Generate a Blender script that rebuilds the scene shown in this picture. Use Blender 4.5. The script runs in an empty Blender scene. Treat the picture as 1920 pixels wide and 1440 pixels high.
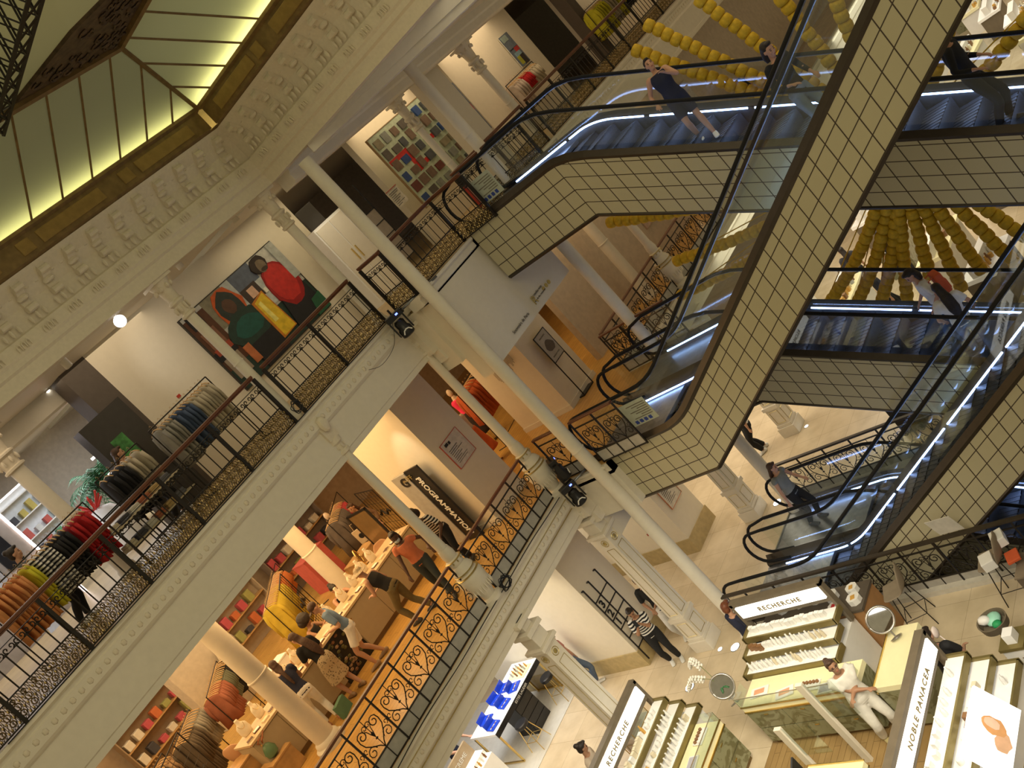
import bpy, bmesh, math, random
from mathutils import Vector, Matrix, Euler
random.seed(7)
S = bpy.context.scene
COL = S.collection
PI = math.pi
# ------------------------------------------------------------------ camera
F, PT, RO, YA = 1955.3, math.radians(12.441), math.radians(43.410), math.radians(47.573)
_f = Vector((math.cos(YA)*math.cos(PT), math.sin(YA)*math.cos(PT), -math.sin(PT)))
_r0 = Vector((math.sin(YA), -math.cos(YA), 0)); _d0 = _f.cross(_r0)
_r = math.cos(RO)*_r0 + math.sin(RO)*_d0
_d = -math.sin(RO)*_r0 + math.cos(RO)*_d0
cam = bpy.data.cameras.new('camera'); cam.sensor_width = 36; cam.lens = 36*F/1920; cam.clip_end = 200
co = bpy.data.objects.new('camera', cam); COL.objects.link(co)
co.matrix_world = Matrix(((_r.x, -_d.x, -_f.x, 0), (_r.y, -_d.y, -_f.y, 0), (_r.z, -_d.z, -_f.z, 0), (0, 0, 0, 1)))
S.camera = co
def ray(u, v): return _r*((u-960)/F) + _d*((v-720)/F) + _f
def GZ(u, v, z): a = ray(u, v); return a*(z/a.z)
def GY(u, v, y): a = ray(u, v); return a*(y/a.y)
def GX(u, v, x): a = ray(u, v); return a*(x/a.x)
Z2, Z1, Z0 = -1.74, -6.32, -10.9           # floors: gallery level with the camera, gallery below, shop floor
YF = 14.5                                   # left facade plane; corner at X 12.4
# ------------------------------------------------------------------ world, exposure
S.view_settings.view_transform = 'Standard'; S.view_settings.look = 'None'
S.view_settings.gamma = 1; S.view_settings.use_curve_mapping = False
S.view_settings.exposure = 0.0
W = bpy.data.worlds.new('world'); S.world = W; W.use_nodes = True
W.node_tree.nodes['Background'].inputs[0].default_value = (1.0, .83, .49, 1)
W.node_tree.nodes['Background'].inputs[1].default_value = 0.27
def area(name, loc, sx, sy, power, col, rot=(0, 0, 0), spread=180):
    l = bpy.data.lights.new(name, 'AREA'); l.shape = 'RECTANGLE'; l.size = sx; l.size_y = sy
    l.energy = power; l.color = col; l.spread = math.radians(spread)
    o = bpy.data.objects.new(name, l); COL.objects.link(o); o.location = loc; o.rotation_euler = rot
    return o
def spot(name, loc, to, power, col, ang=60, blend=.6, r=.04):
    l = bpy.data.lights.new(name, 'SPOT'); l.energy = power; l.color = col; l.spot_size = math.radians(ang); l.spot_blend = blend; l.shadow_soft_size = r
    o = bpy.data.objects.new(name, l); COL.objects.link(o); o.location = loc
    o.rotation_euler = (Vector(to)-Vector(loc)).to_track_quat('-Z', 'Y').to_euler()
    return o
WARM, AMB, COOL = (1, .82, .50), (1, .63, .27), (.86, .92, 1)
area('skylight_glow', (5, 6, 3.6), 9, 9, 340, (1, .87, .53))
area('stairwell_glow', (17, 7, 1.6), 8, 8, 120, (1, .87, .56))
for x in (2.5, 6, 9.5): area('gallery_light', (x, 17, 1.44), 2.6, 2.6, 26, (1, .80, .54))
area('gallery_light', (14.4, 16.4, 1.44), 3, 2.4, 34, WARM)
for x in (19, 23): area('gallery_light', (x, 16.8, 1.44), 2.6, 2.2, 42, (1, .74, .44))
for x in (4.6, 8.2, 11.0):
    area('lower_gallery_light', (x, 18.6, -2.9), 3, 4.4, 150, AMB); area('lower_gallery_light', (x, 23.4, -2.9), 3, 3, 110, (1, .74, .42))
area('lower_gallery_light', (14.3, 19.5, -3.3), 2.6, 3, 70, AMB)
area('lower_gallery_light', (18.8, 17, -2.9), 4.5, 3.4, 80, (1, .68, .34))
area('lower_gallery_light', (24, 17, -2.9), 4, 3.4, 60, (1, .68, .34))
for x, y, p in ((9.3, 18, 150), (13.6, 18.6, 90), (18.6, 16.5, 130)): area('shop_floor_light', (x, y, -7.3), 3.6, 3, p, (1, .86, .64))
area('shop_floor_light', (24.5, 13.5, -6.6), 7, 7, 420, (1, .88, .68))
for x, y, p in ((8.6, 10.5, 95), (10.6, 13.0, 45)): area('shop_floor_light', (x-3.2, y-5.0, -3.2), 2.2, 2.2, p, (1, .88, .66), ((Vector((x, y, -10.9))-Vector((x-3.2, y-5.0, -3.2))).to_track_quat('-Z', 'Y').to_euler()), 70)
# ------------------------------------------------------------------ materials
MATS = {}
def mat(name, col, rough=.6, metal=0, noise=.08, scale=8, emit=None, es=0, spec=.4, bump=0, trans=0, alpha=1):
    if name in MATS: return MATS[name]
    m = bpy.data.materials.new(name); m.use_nodes = True; n = m.node_tree.nodes; L = m.node_tree.links
    b = n['Principled BSDF']
    b.inputs['Roughness'].default_value = rough; b.inputs['Metallic'].default_value = metal
    b.inputs['Specular IOR Level'].default_value = spec
    tc = n.new('ShaderNodeTexCoord'); nz = n.new('ShaderNodeTexNoise'); nz.inputs['Scale'].default_value = scale; nz.inputs['Detail'].default_value = 3
    L.new(tc.outputs['Object'], nz.inputs['Vector'])
    r = n.new('ShaderNodeValToRGB'); L.new(nz.outputs['Fac'], r.inputs['Fac'])
    c = Vector(col[:3]); a = c*(1-noise); d = c*(1+noise)
    r.color_ramp.elements[0].position = .3; r.color_ramp.elements[1].position = .7
    r.color_ramp.elements[0].color = (*a, 1); r.color_ramp.elements[1].color = (*[min(1, q) for q in d], 1)
    L.new(r.outputs['Color'], b.inputs['Base Color'])
    if bump:
        bp = n.new('ShaderNodeBump'); bp.inputs['Strength'].default_value = bump; bp.inputs['Distance'].default_value = .01
        L.new(nz.outputs['Fac'], bp.inputs['Height']); L.new(bp.outputs['Normal'], b.inputs['Normal'])
    if emit: b.inputs['Emission Color'].default_value = (*emit, 1); b.inputs['Emission Strength'].default_value = es
    if trans: b.inputs['Transmission Weight'].default_value = trans
    if alpha < 1: b.inputs['Alpha'].default_value = alpha
    MATS[name] = m; return m
def lum(name, col, s): return mat(name, col, emit=col, es=s, noise=0)
def glassmat():
    m = bpy.data.materials.new('clear_glass'); m.use_nodes = True; n = m.node_tree.nodes; L = m.node_tree.links
    n.remove(n['Principled BSDF'])
    t = n.new('ShaderNodeBsdfTransparent'); t.inputs[0].default_value = (.90, .94, .92, 1)
    g = n.new('ShaderNodeBsdfGlossy'); g.inputs['Roughness'].default_value = .02; g.inputs[0].default_value = (.9, .95, 1, 1)
    lw = n.new('ShaderNodeLayerWeight'); lw.inputs[0].default_value = .5; pw = n.new('ShaderNodeMath'); pw.operation = 'POWER'; L.new(lw.outputs['Facing'], pw.inputs[0]); pw.inputs[1].default_value = 3.2; fr = n.new('ShaderNodeMath'); fr.operation = 'MULTIPLY_ADD'; L.new(pw.outputs[0], fr.inputs[0]); fr.inputs[1].default_value = .75; fr.inputs[2].default_value = .07
    mx = n.new('ShaderNodeMixShader'); L.new(fr.outputs[0], mx.inputs[0]); L.new(t.outputs[0], mx.inputs[1]); L.new(g.outputs[0], mx.inputs[2])
    mx = n.new('ShaderNodeMixShader'); L.new(fr.outputs[0], mx.inputs[0]); L.new(t.outputs[0], mx.inputs[1]); L.new(g.outputs[0], mx.inputs[2])
    L.new(mx.outputs[0], n['Material Output'].inputs[0]); return m
GLASS = glassmat(); MATS['glass'] = GLASS
def tilemat(name, col, line, su, sv, w=.035, rough=.35):   # cream tiles with dark joints, laid out by the UV map in metres
    m = bpy.data.materials.new(name); m.use_nodes = True; n = m.node_tree.nodes; L = m.node_tree.links; b = n['Principled BSDF']
    b.inputs['Roughness'].default_value = rough
    uv = n.new('ShaderNodeUVMap'); sp = n.new('ShaderNodeSeparateXYZ'); L.new(uv.outputs[0], sp.inputs[0])
    outs = []
    for ax, s in (('X', su), ('Y', sv)):
        d = n.new('ShaderNodeMath'); d.operation = 'DIVIDE'; L.new(sp.outputs[ax], d.inputs[0]); d.inputs[1].default_value = s
        f = n.new('ShaderNodeMath'); f.operation = 'FRACT'; L.new(d.outputs[0], f.inputs[0])
        g = n.new('ShaderNodeMath'); g.operation = 'LESS_THAN'; L.new(f.outputs[0], g.inputs[0]); g.inputs[1].default_value = w/s*.5
        outs.append(g)
    mx = n.new('ShaderNodeMath'); mx.operation = 'MAXIMUM'; L.new(outs[0].outputs[0], mx.inputs[0]); L.new(outs[1].outputs[0], mx.inputs[1])
    nz = n.new('ShaderNodeTexNoise'); nz.inputs['Scale'].default_value = 1.3
    hs = n.new('ShaderNodeMix'); hs.data_type = 'RGBA'; hs.inputs[6].default_value = (*[c*.86 for c in col], 1); hs.inputs[7].default_value = (*[c*1.1 for c in col], 1)
    L.new(nz.outputs['Fac'], hs.inputs[0])
    mc = n.new('ShaderNodeMix'); mc.data_type = 'RGBA'; L.new(mx.outputs[0], mc.inputs[0]); L.new(hs.outputs[2], mc.inputs[6]); mc.inputs[7].default_value = (*line, 1)
    L.new(mc.outputs[2], b.inputs['Base Color']); MATS[name] = m; return m
def floormat(name, c1, c2, line, s, rough=.25, plank=False):
    m = bpy.data.materials.new(name); m.use_nodes = True; n = m.node_tree.nodes; L = m.node_tree.links; b = n['Principled BSDF']
    b.inputs['Roughness'].default_value = rough
    tc = n.new('ShaderNodeTexCoord'); mp = n.new('ShaderNodeMapping'); L.new(tc.outputs['Object'], mp.inputs[0]); mp.inputs['Rotation'].default_value = (0, 0, 0)
    br = n.new('ShaderNodeTexBrick'); L.new(mp.outputs[0], br.inputs['Vector']); br.inputs['Scale'].default_value = 1
    br.inputs['Brick Width'].default_value = s[0]; br.inputs['Row Height'].default_value = s[1]; br.inputs['Mortar Size'].default_value = .004
    br.offset = .5 if plank else 0
    br.inputs['Color1'].default_value = (*c1, 1); br.inputs['Color2'].default_value = (*c2, 1); br.inputs['Mortar'].default_value = (*line, 1)
    nz = n.new('ShaderNodeTexNoise'); nz.inputs['Scale'].default_value = 2.2; nz.inputs['Detail'].default_value = 6; L.new(tc.outputs['Object'], nz.inputs['Vector'])
    mx = n.new('ShaderNodeMix'); mx.data_type = 'RGBA'; mx.blend_type = 'MULTIPLY'; mx.inputs[0].default_value = .35
    cr = n.new('ShaderNodeValToRGB'); cr.color_ramp.elements[0].color = (.55, .5, .42, 1); cr.color_ramp.elements[1].color = (1, 1, 1, 1); cr.color_ramp.elements[0].position = .3; cr.color_ramp.elements[1].position = .6
    L.new(nz.outputs['Fac'], cr.inputs[0]); L.new(br.outputs['Color'], mx.inputs[6]); L.new(cr.outputs[0], mx.inputs[7])
    L.new(mx.outputs[2], b.inputs['Base Color']); MATS[name] = m; return m
def marblemat(name, c1, c2):
    m = bpy.data.materials.new(name); m.use_nodes = True; n = m.node_tree.nodes; L = m.node_tree.links; b = n['Principled BSDF']
    b.inputs['Roughness'].default_value = .2
    tc = n.new('ShaderNodeTexCoord'); nz = n.new('ShaderNodeTexNoise'); nz.inputs['Scale'].default_value = 3; nz.inputs['Detail'].default_value = 8; nz.inputs['Distortion'].default_value = 2.5
    L.new(tc.outputs['Object'], nz.inputs['Vector']); cr = n.new('ShaderNodeValToRGB'); cr.color_ramp.elements[0].position = .42; cr.color_ramp.elements[1].position = .5
    cr.color_ramp.elements[0].color = (*c2, 1); cr.color_ramp.elements[1].color = (*c1, 1); L.new(nz.outputs['Fac'], cr.inputs[0]); L.new(cr.outputs[0], b.inputs['Base Color']); MATS[name] = m; return m
PAINT = mat('cream_paint', (.72, .67, .57), .5, noise=.03)
PAINT2 = mat('white_plaster', (.74, .68, .56), .8, noise=.02)
STONE = mat('carved_plaster', (.70, .63, .51), .6, noise=.04, scale=20, bump=.08)
GOLD = mat('gilt_line', (.50, .40, .16), .35, .7)
BRASS = mat('brass', (.75, .56, .22), .25, 1)
BRONZE = mat('bronze_frame', (.20, .13, .05), .5, .2, .2)
IRON = mat('dark_iron', (.035, .030, .026), .45, .6)
IRONG = mat('gilt_iron', (.30, .22, .10), .28, .9, .6, 30)
WOODR = mat('mahogany_rail', (.13, .045, .02), .35, 0, .2)
RUBBER = mat('black_rubber', (.012, .012, .013), .7, spec=.2)
DTRIM = mat('dark_trim', (.05, .038, .026), .4, .3)
STEEL = mat('escalator_steel', (.22, .23, .25), .32, .8, .15)
STEPM = mat('escalator_step', (.085, .09, .105), .4, .5, .2, 40)
BLACK = mat('black_lacquer', (.012, .012, .014), .35)
WHITE = mat('white_lacquer', (.82, .81, .78), .4, noise=.02)
LEDM = lum('led_strip', (.36, .53, 1.0), 11)
TILE = tilemat('cream_tiles', (.50, .46, .31), (.045, .03, .02), .285, .283)
FL1 = floormat('oak_parquet', (.62, .38, .11), (.54, .31, .085), (.2, .11, .04), (.9, .14), .3, True)
FL0 = floormat('beige_marble', (.72, .61, .44), (.66, .55, .38), (.45, .36, .24), (.8, .8), .22)
WOOD = mat('oak_wood', (.45, .27, .11), .4, noise=.2, scale=5)
# ------------------------------------------------------------------ mesh helpers
class MB:
    def __init__(s): s.v = []; s.f = []; s.m = []; s.uv = {}; s.k = 0
    def add(s, vs, fs, k=None):
        o = len(s.v); s.v += [tuple(p) for p in vs]
        for f in fs: s.f.append([i+o for i in f]); s.m.append(s.k if k is None else k)
        return s
    def box(s, a, b, k=None):
        x0, y0, z0 = a; x1, y1, z1 = b
        return s.add([(x0, y0, z0), (x1, y0, z0), (x1, y1, z0), (x0, y1, z0), (x0, y0, z1), (x1, y0, z1), (x1, y1, z1), (x0, y1, z1)],
                     [(0, 3, 2, 1), (4, 5, 6, 7), (0, 1, 5, 4), (1, 2, 6, 5), (2, 3, 7, 6), (3, 0, 4, 7)], k)
    def cb(s, c, d, k=None, rot=None):       # centred box
        h = [q/2 for q in d]
        vs = [Vector((sx*h[0], sy*h[1], sz*h[2])) for sz in (-1, 1) for sy in (-1, 1) for sx in (-1, 1)]
        if rot: R = Euler(rot).to_matrix(); vs = [R @ q for q in vs]
        vs = [q+Vector(c) for q in vs]
        return s.add(vs, [(0, 2, 3, 1), (4, 5, 7, 6), (0, 1, 5, 4), (1, 3, 7, 5), (3, 2, 6, 7), (2, 0, 4, 6)], k)
    def tube(s, pts, r, n=8, k=None, cap=True, flat=None):   # r: number or list; flat: list of (a, b) half-axes with the second along flat's reference
        P = [Vector(p) for p in pts]; N = len(P); rings = []; up = None
        for i, p in enumerate(P):
            t = (P[min(i+1, N-1)]-P[max(i-1, 0)])
            t = t.normalized() if t.length > 1e-9 else Vector((0, 0, 1))
            if up is None:
                up = Vector((0, 0, 1)) if abs(t.z) < .9 else Vector((0, 1, 0))
                if flat: up = Vector(flat)
            a = (up - t*up.dot(t))
            a = a.normalized() if a.length > 1e-6 else t.orthogonal().normalized()
            b = t.cross(a); up = a
            q = r[i] if isinstance(r, (list, tuple)) else r
            qa, qb = q if isinstance(q, (list, tuple)) else (q, q)
            rings.append([p + a*(qa*math.cos(2*PI*j/n)) + b*(qb*math.sin(2*PI*j/n)) for j in range(n)])
        fs = [[i*n+j, i*n+(j+1) % n, (i+1)*n+(j+1) % n, (i+1)*n+j] for i in range(N-1) for j in range(n)]
        if cap: fs += [list(range(n))[::-1], [(N-1)*n+j for j in range(n)]]
        return s.add([v for g in rings for v in g], fs, k)
    def lathe(s, prof, c=(0, 0, 0), n=20, k=None):   # prof (r, z)
        vs = []
        for r, z in prof: vs += [(c[0]+r*math.cos(2*PI*j/n), c[1]+r*math.sin(2*PI*j/n), c[2]+z) for j in range(n)]
        N = len(prof); fs = [[i*n+j, i*n+(j+1) % n, (i+1)*n+(j+1) % n, (i+1)*n+j] for i in range(N-1) for j in range(n)]
        fs += [list(range(n))[::-1], [(N-1)*n+j for j in range(n)]]
        return s.add(vs, fs, k)
    def ell(s, c, r, n=12, k=None, rot=None):
        m = n//2; vs = []; R = Euler(rot).to_matrix() if rot else None
        for i in range(m+1):
            th = PI*i/m
            for j in range(n):
                p = Vector((r[0]*math.sin(th)*math.cos(2*PI*j/n), r[1]*math.sin(th)*math.sin(2*PI*j/n), r[2]*math.cos(th)))
                if R: p = R @ p
                vs.append(p+Vector(c))
        return s.add(vs, [[i*n+j, (i+1)*n+j, (i+1)*n+(j+1) % n, i*n+(j+1) % n] for i in range(m) for j in range(n)], k)
    def prism(s, poly, axis, a, b, k=None):          # polygon extruded along an axis from a to b
        n = len(poly)
        def P(p, t): return (t, p[0], p[1]) if axis == 0 else (p[0], t, p[1]) if axis == 1 else (p[0], p[1], t)
        vs = [P(p, a) for p in poly]+[P(p, b) for p in poly]
        fs = [list(range(n)), [n+i for i in range(n)][::-1]]+[[i, (i+1) % n, n+(i+1) % n, n+i][::-1] for i in range(n)]
        return s.add(vs, fs, k)
    def bars(s, segs, r, n=4, k=None):
        for a, b in segs: s.tube([a, b], r, n, k)
        return s
    def build(s, name, mats, parent=None, smooth=False, loc=None, rz=None, bevel=0):
        me = bpy.data.meshes.new(name); me.from_pydata(s.v, [], s.f)
        if not isinstance(mats, (list, tuple)): mats = [mats]
        for m in mats: me.materials.append(m)
        if len(mats) > 1: me.polygons.foreach_set('material_index', [min(q, len(mats)-1) for q in s.m])
        bm = bmesh.new(); bm.from_mesh(me); bmesh.ops.remove_doubles(bm, verts=bm.verts, dist=1e-5)
        bmesh.ops.recalc_face_normals(bm, faces=bm.faces); bm.to_mesh(me); bm.free()
        if smooth: me.polygons.foreach_set('use_smooth', [True]*len(me.polygons))
        o = bpy.data.objects.new(name, me); COL.objects.link(o)
        if parent: o.parent = parent
        if loc is not None: o.location = loc
        if rz is not None: o.rotation_euler = (0, 0, rz)
        if bevel:
            b = o.modifiers.new('bevel', 'BEVEL'); b.width = bevel; b.segments = 2; b.limit_method = 'ANGLE'
        if smooth and smooth != 'all':
            try:
                bm = bmesh.new(); bm.from_mesh(me)
                for e in bm.edges:
                    if len(e.link_faces) == 2 and e.calc_face_angle(0) > .7: e.smooth = False
                bm.to_mesh(me); bm.free()
            except Exception: pass
        return o
def tag(o, label, cat, group=None, kind=None):
    if label: o['label'] = label
    if cat: o['category'] = cat
    if group: o['group'] = group
    if kind: o['kind'] = kind
    return o
def thing(name, label, cat, loc=(0, 0, 0), rz=0, group=None):
    o = bpy.data.objects.new(name, None); COL.objects.link(o); o.location = loc; o.rotation_euler = (0, 0, rz); o.empty_display_size = .1
    return tag(o, label, cat, group)
def struct(o): o['kind'] = 'structure'; return o
def kids(o): return [c for c in COL.objects if c.parent == o]
def dup(o, loc=None, rz=None, label=None, group=None, ch=None):
    r = o.copy(); COL.objects.link(r)
    if loc is not None: r.location = loc
    if rz is not None: r.rotation_euler = (0, 0, rz)
    if label: r['label'] = label
    if group: r['group'] = group
    for c in (ch if ch is not None else kids(o)):
        d = c.copy(); COL.objects.link(d); d.parent = r
        for g in kids(c): e = g.copy(); COL.objects.link(e); e.parent = d
    return r
def text(s, size, m, parent, loc, rot, ext=.004, align='CENTER', bold=0, spacing=1, name='lettering'):
    c = bpy.data.curves.new('t', 'FONT'); c.body = s; c.size = size; c.extrude = ext; c.align_x = align; c.align_y = 'CENTER'; c.offset = bold; c.space_character = spacing; c.resolution_u = 3
    o = bpy.data.objects.new('t', c); COL.objects.link(o); dg = bpy.context.evaluated_depsgraph_get(); dg.update()
    me = bpy.data.meshes.new_from_object(o.evaluated_get(dg)); bpy.data.objects.remove(o); me.materials.clear(); me.materials.append(m)
    r = bpy.data.objects.new(name, me); COL.objects.link(r); r.parent = parent; r.location = loc
    if len(rot) == 2:                                   # reading direction and letter-up direction
        a, b = Vector(rot[0]), Vector(rot[1]); c_ = a.cross(b); r.rotation_euler = Matrix((a, b, c_)).transposed().to_euler()
    else: r.rotation_euler = rot
    return r
# ------------------------------------------------------------------ structure
def run(name, prof, ax, a, b, base, m=PAINT):
    poly = [(base-o, z) for o, z in prof]
    return struct(MB().prism(poly, 0 if ax == 'x' else 1, a, b).build(name, m))
def slab(name, x0, y0, x1, y1, z, m, t=.25): return struct(MB().box((x0, y0, z-t), (x1, y1, z)).build(name, m))
slab('floor', -4, -4, 12.45, 30, Z0, FL0); slab('floor_east', 16.1, -4, 46, 34, Z0, FL0); slab('floor_landing', 12.45, 13.3, 16.1, 30, Z0, FL0)
slab('floor_basement', 10, -6, 18, 15, Z0-4.6, FL0)
struct(MB().box((12.3, -4, Z0-4.6), (12.45, 13.3, Z0-.25)).box((16.1, -4, Z0-4.6), (16.25, 13.3, Z0-.25)).box((12.3, 13.3, Z0-4.6), (16.25, 13.45, Z0-.25)).build('wall_basement', PAINT2))
slab('floor_lower_gallery', -4, YF, 12.5, 27, Z1, FL1); slab('floor_lower_landing', 12.5, 13.3, 15.95, 27, Z1, FL1); slab('floor_lower_east', 15.95, YF, 46, 27, Z1, FL1)
FL2 = floormat('pale_parquet', (.50, .36, .18), (.44, .31, .15), (.2, .12, .05), (.9, .14), .35, True)
slab('floor_gallery', -4, YF, 12.45, 30, Z2, FL2); slab('floor_gallery_landing', 12.45, 13.75, 15.9, 30, Z2, FL2); slab('floor_gallery_east', 15.9, YF, 46, 30, Z2, FL2)
slab('floor_escalator_landing', 14.42, 12.25, 15.95, 13.75, Z2, FL2)
# facade beams: nose, egg moulding, flat frieze, soffit
def beam(h): return [(0, 0), (.12, 0), (.12, -.05), (.06, -.09), (.06, -.13), (.09, -.15), (.09, -.33), (.06, -.37), (.02, -.40), (.02, -h+.12), (.0, -h+.1), (0, -h), (-.5, -h), (-.5, -.2), (0, -.2)]
def shift(p, z): return [(o, q+z) for o, q in p]
for nm, a, b in (('trim_1', -4, 12.45), ('trim_2', 15.95, 46)):
    run(nm, shift(beam(1.04), Z2), 'x', a, b, YF)
    run(nm+'_lower', shift(beam(.74), Z1), 'x', a, b, YF)
# relief strips (egg and leaf moulding) on the beams, gilt hairlines below them
def strip(nm, a, b, z, ybase=YF, ax='x'):
    mb = MB(); n = int((b-a)/.16)
    for i in range(n):
        x = a+.08+i*.16
        c = (x, ybase-.088, z) if ax == 'x' else (ybase-.095, x, z)
        mb.ell(c, (.05, .016, .05), 6)
    return struct(mb.build(nm, STONE, smooth='all'))
strip('trim_relief', 2.5, 12.3, Z2-.24); strip('trim_relief_lower', 5, 12.3, Z1-.24); strip('trim_relief_east', 16.3, 36, Z2-.24)
g = MB()
for z in (Z1-.395, Z1-.17): g.box((4, YF-.1 if z > Z1-.3 else YF-.07, z-.006), (12.4, YF-.05, z+.006))
struct(g.build('trim_gilt_line', GOLD))
# landing at the escalators, upper level: nose along Y 13.75 and bulkhead above the passage
run('trim_landing', shift([(0, 0), (.1, 0), (.1, -.05), (.05, -.09), (.05, -.2), (0, -.22), (-.3, -.22), (-.3, -.02)], Z2), 'x', 12.3, 14.3, 13.75)
struct(MB().box((12.45, 13.75, -3.71), (15.85, 14.05, Z2-.02)).build('wall_bulkhead', PAINT2))
struct(MB().box((12.35, 14.05, -3.2), (12.55, 14.6, Z2-.2)).build('wall_bulkhead_side', PAINT2))
# landing, lower level: fascia facing the atrium, nose along X 12.5
run('trim_landing_lower', shift([(0, 0), (.1, 0), (.1, -.05), (.05, -.09), (.05, -.16), (0, -.18), (0, -1.05), (-.3, -1.05), (-.3, -.02)], Z1), 'y', 13.3, 14.45, 12.5)
struct(MB().box((12.5, 14.4, -7.9), (16.1, 14.7, Z1-.24)).build('wall_bulkhead_lower', PAINT2))
# corner piers carrying the beams
for nm, z, h in (('trim_corner_block', Z2, 1.0), ('trim_corner_block_lower', Z1, .74)):
    struct(MB().box((12.2, 14.3, z-h), (12.62, 14.75, z-.02)).box((12.12, 14.22, z-.16), (12.66, 14.8, z-.03)).box((12.12, 14.22, z-.4), (12.66, 14.8, z-.33)).box((12.3, 14.27, z-h-.25), (12.55, 14.5, z-h)).build(nm, PAINT))
# upper entablature with brackets
ENT = [(0, 1.38), (.03, 1.38), (.03, 1.58), (.07, 1.62), (.07, 1.70), (.09, 1.74), (.09, 1.93), (.04, 1.96), (.05, 2.25), (.14, 2.42), (.26, 2.56), (.30, 2.62), (-.3, 2.62), (-.3, 1.38)]
run('trim_entablature', ENT, 'x', -4, 12.45, YF, STONE)
run('trim_entablature_side', ENT, 'y', 2, 14.5, 12.4, STONE)
# ornaments of the entablature: scroll brackets and palmettes, one mesh shared by all
bk = MB()
bk.prism([(0, 2.12), (-.07, 2.12), (-.10, 2.2), (-.09, 2.3), (-.16, 2.36), (-.24, 2.44), (-.26, 2.56), (0, 2.56)], 0, -.07, .07)
bk.tube([(-.085, -.11, 2.16), (.085, -.11, 2.16)], .055, 8); bk.tube([(-.085, -.23, 2.47), (.085, -.23, 2.47)], .06, 8)
for q in (-.13, 0, .13): bk.ell((q, -.10, 2.03), (.03, .03, .07), 6)
bk.ell((0, -.14, 2.33), (.11, .06, .05), 8); bk.ell((-.16, -.1, 2.43), (.06, .06, .05), 6); bk.ell((.16, -.1, 2.43), (.06, .06, .05), 6)
bko = bk.build('trim_bracket', STONE, smooth=True); struct(bko)
pl = MB()
for k in (-.085, 0, .085):
    pl.tube([(k-.03, -.11, 1.77), (k-.028, -.125, 1.84), (k, -.13, 1.875), (k+.028, -.125, 1.84), (k+.03, -.11, 1.77)], .011, 5)
plo = pl.build('trim_palmette', STONE); struct(plo)
first = True
for i in range(26):
    x = 11.95-i*.50
    if x > 1.5:
        for src in (bko, plo):
            o = src if first else src.copy()
            if not first: COL.objects.link(o)
            o.location = (x, YF, 0)
        first = False
    y = 14.0-i*.50
    if y > 3:
        for src in (bko, plo):
            o = src.copy(); COL.objects.link(o); o.location = (12.4, y, 0); o.rotation_euler = (0, 0, -PI/2)
# gallery ceilings
struct(MB().box((-4, YF+.3, 1.5), (12.1, 30, 1.7)).build('ceiling', PAINT))
struct(MB().box((12.7, 13.6, 1.48), (46, 30, 1.7)).build('ceiling_landing', PAINT))
DB = MB()
for (a, b) in (((12.55, 13.35), (15.6, 10.7)),):
    d = (Vector(b)-Vector(a)).normalized(); p = Vector((-d.y, d.x))*.2; a, b = Vector(a), Vector(b)
    for q, z in ((.8, 1.22), (1.1, 1.36), (1.4, 1.6)): DB.prism([tuple(a+p*q), tuple(b+p*q), tuple(b-p*q), tuple(a-p*q)], 2, z, 1.77)
struct(DB.build('trim_diagonal_beam', PAINT))
struct(MB().box((12.5, 0, 1.76), (46, 13.8, 2.1)).build('ceiling_escalators', PAINT))
run('trim_ceiling_beam', [(0, 1.12), (.06, 1.16), (.06, 1.3), (.1, 1.34), (.1, 1.86), (-.35, 1.86), (-.35, 1.12)], 'x', 12.7, 46, 14.4)
run('trim_ceiling_beam_2', [(0, 1.6), (.06, 1.64), (.06, 1.86), (-.3, 1.86), (-.3, 1.6)], 'x', 12.7, 46, 13.0)
run('trim_ceiling_beam_3', [(0, 1.6), (.06, 1.64), (.06, 1.86), (-.3, 1.86), (-.3, 1.6)], 'y', 6, 14, 16.2)
run('trim_gallery_beam', [(0, 1.1), (.05, 1.14), (.05, 1.5), (-.3, 1.5), (-.3, 1.1)], 'x', -4, 9.2, 18.6)
# skylight: bronze frame, hipped panes of frosted glass lit from behind, mullions
FR = [(.28, 2.62), (.36, 2.66), (.36, 2.98), (.42, 3.02), (.42, 3.07), (.2, 3.07), (.1, 2.62)]
run('trim_skylight_frame', FR, 'x', -4, 12.1, YF, BRONZE); run('trim_skylight_frame_side', FR, 'y', 2, 14.2, 12.4, BRONZE)
PAN = mat('bronze_panel', (.28, .18, .055), .5, .2, .15)
pb = MB()
for i in range(6):
    x = 11.6-i*2.1
    if x-1.5 > -4: pb.box((x-1.3, 14.12, 2.72), (x, 14.15, 2.93)); pb.box((x-1.68, 14.12, 2.72), (x-1.44, 14.15, 2.93))
    y = 13.7-i*2.1
    pb.box((12.02, y-1.3, 2.72), (12.05, y, 2.93)); pb.box((12.02, y-1.68, 2.72), (12.05, y-1.44, 2.93))
struct(pb.build('trim_skylight_panel', PAN, bevel=.01))
struct(MB().cb((12.06, 14.16, 2.86), (.16, .16, .42), rot=(0, 0, PI/4)).build('trim_skylight_corner', BRASS))
PM = bpy.data.materials.new('frosted_pane'); PM.use_nodes = True; n = PM.node_tree.nodes; L = PM.node_tree.links; n.remove(n['Principled BSDF'])
tl = n.new('ShaderNodeBsdfTranslucent'); df = n.new('ShaderNodeBsdfDiffuse'); mx = n.new('ShaderNodeMixShader'); mx.inputs[0].default_value = .35
nz = n.new('ShaderNodeTexNoise'); nz.inputs['Scale'].default_value = 1.2; cr = n.new('ShaderNodeValToRGB'); cr.color_ramp.elements[0].color = (.74, .74, .44, 1); cr.color_ramp.elements[1].color = (.88, .88, .56, 1)
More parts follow.
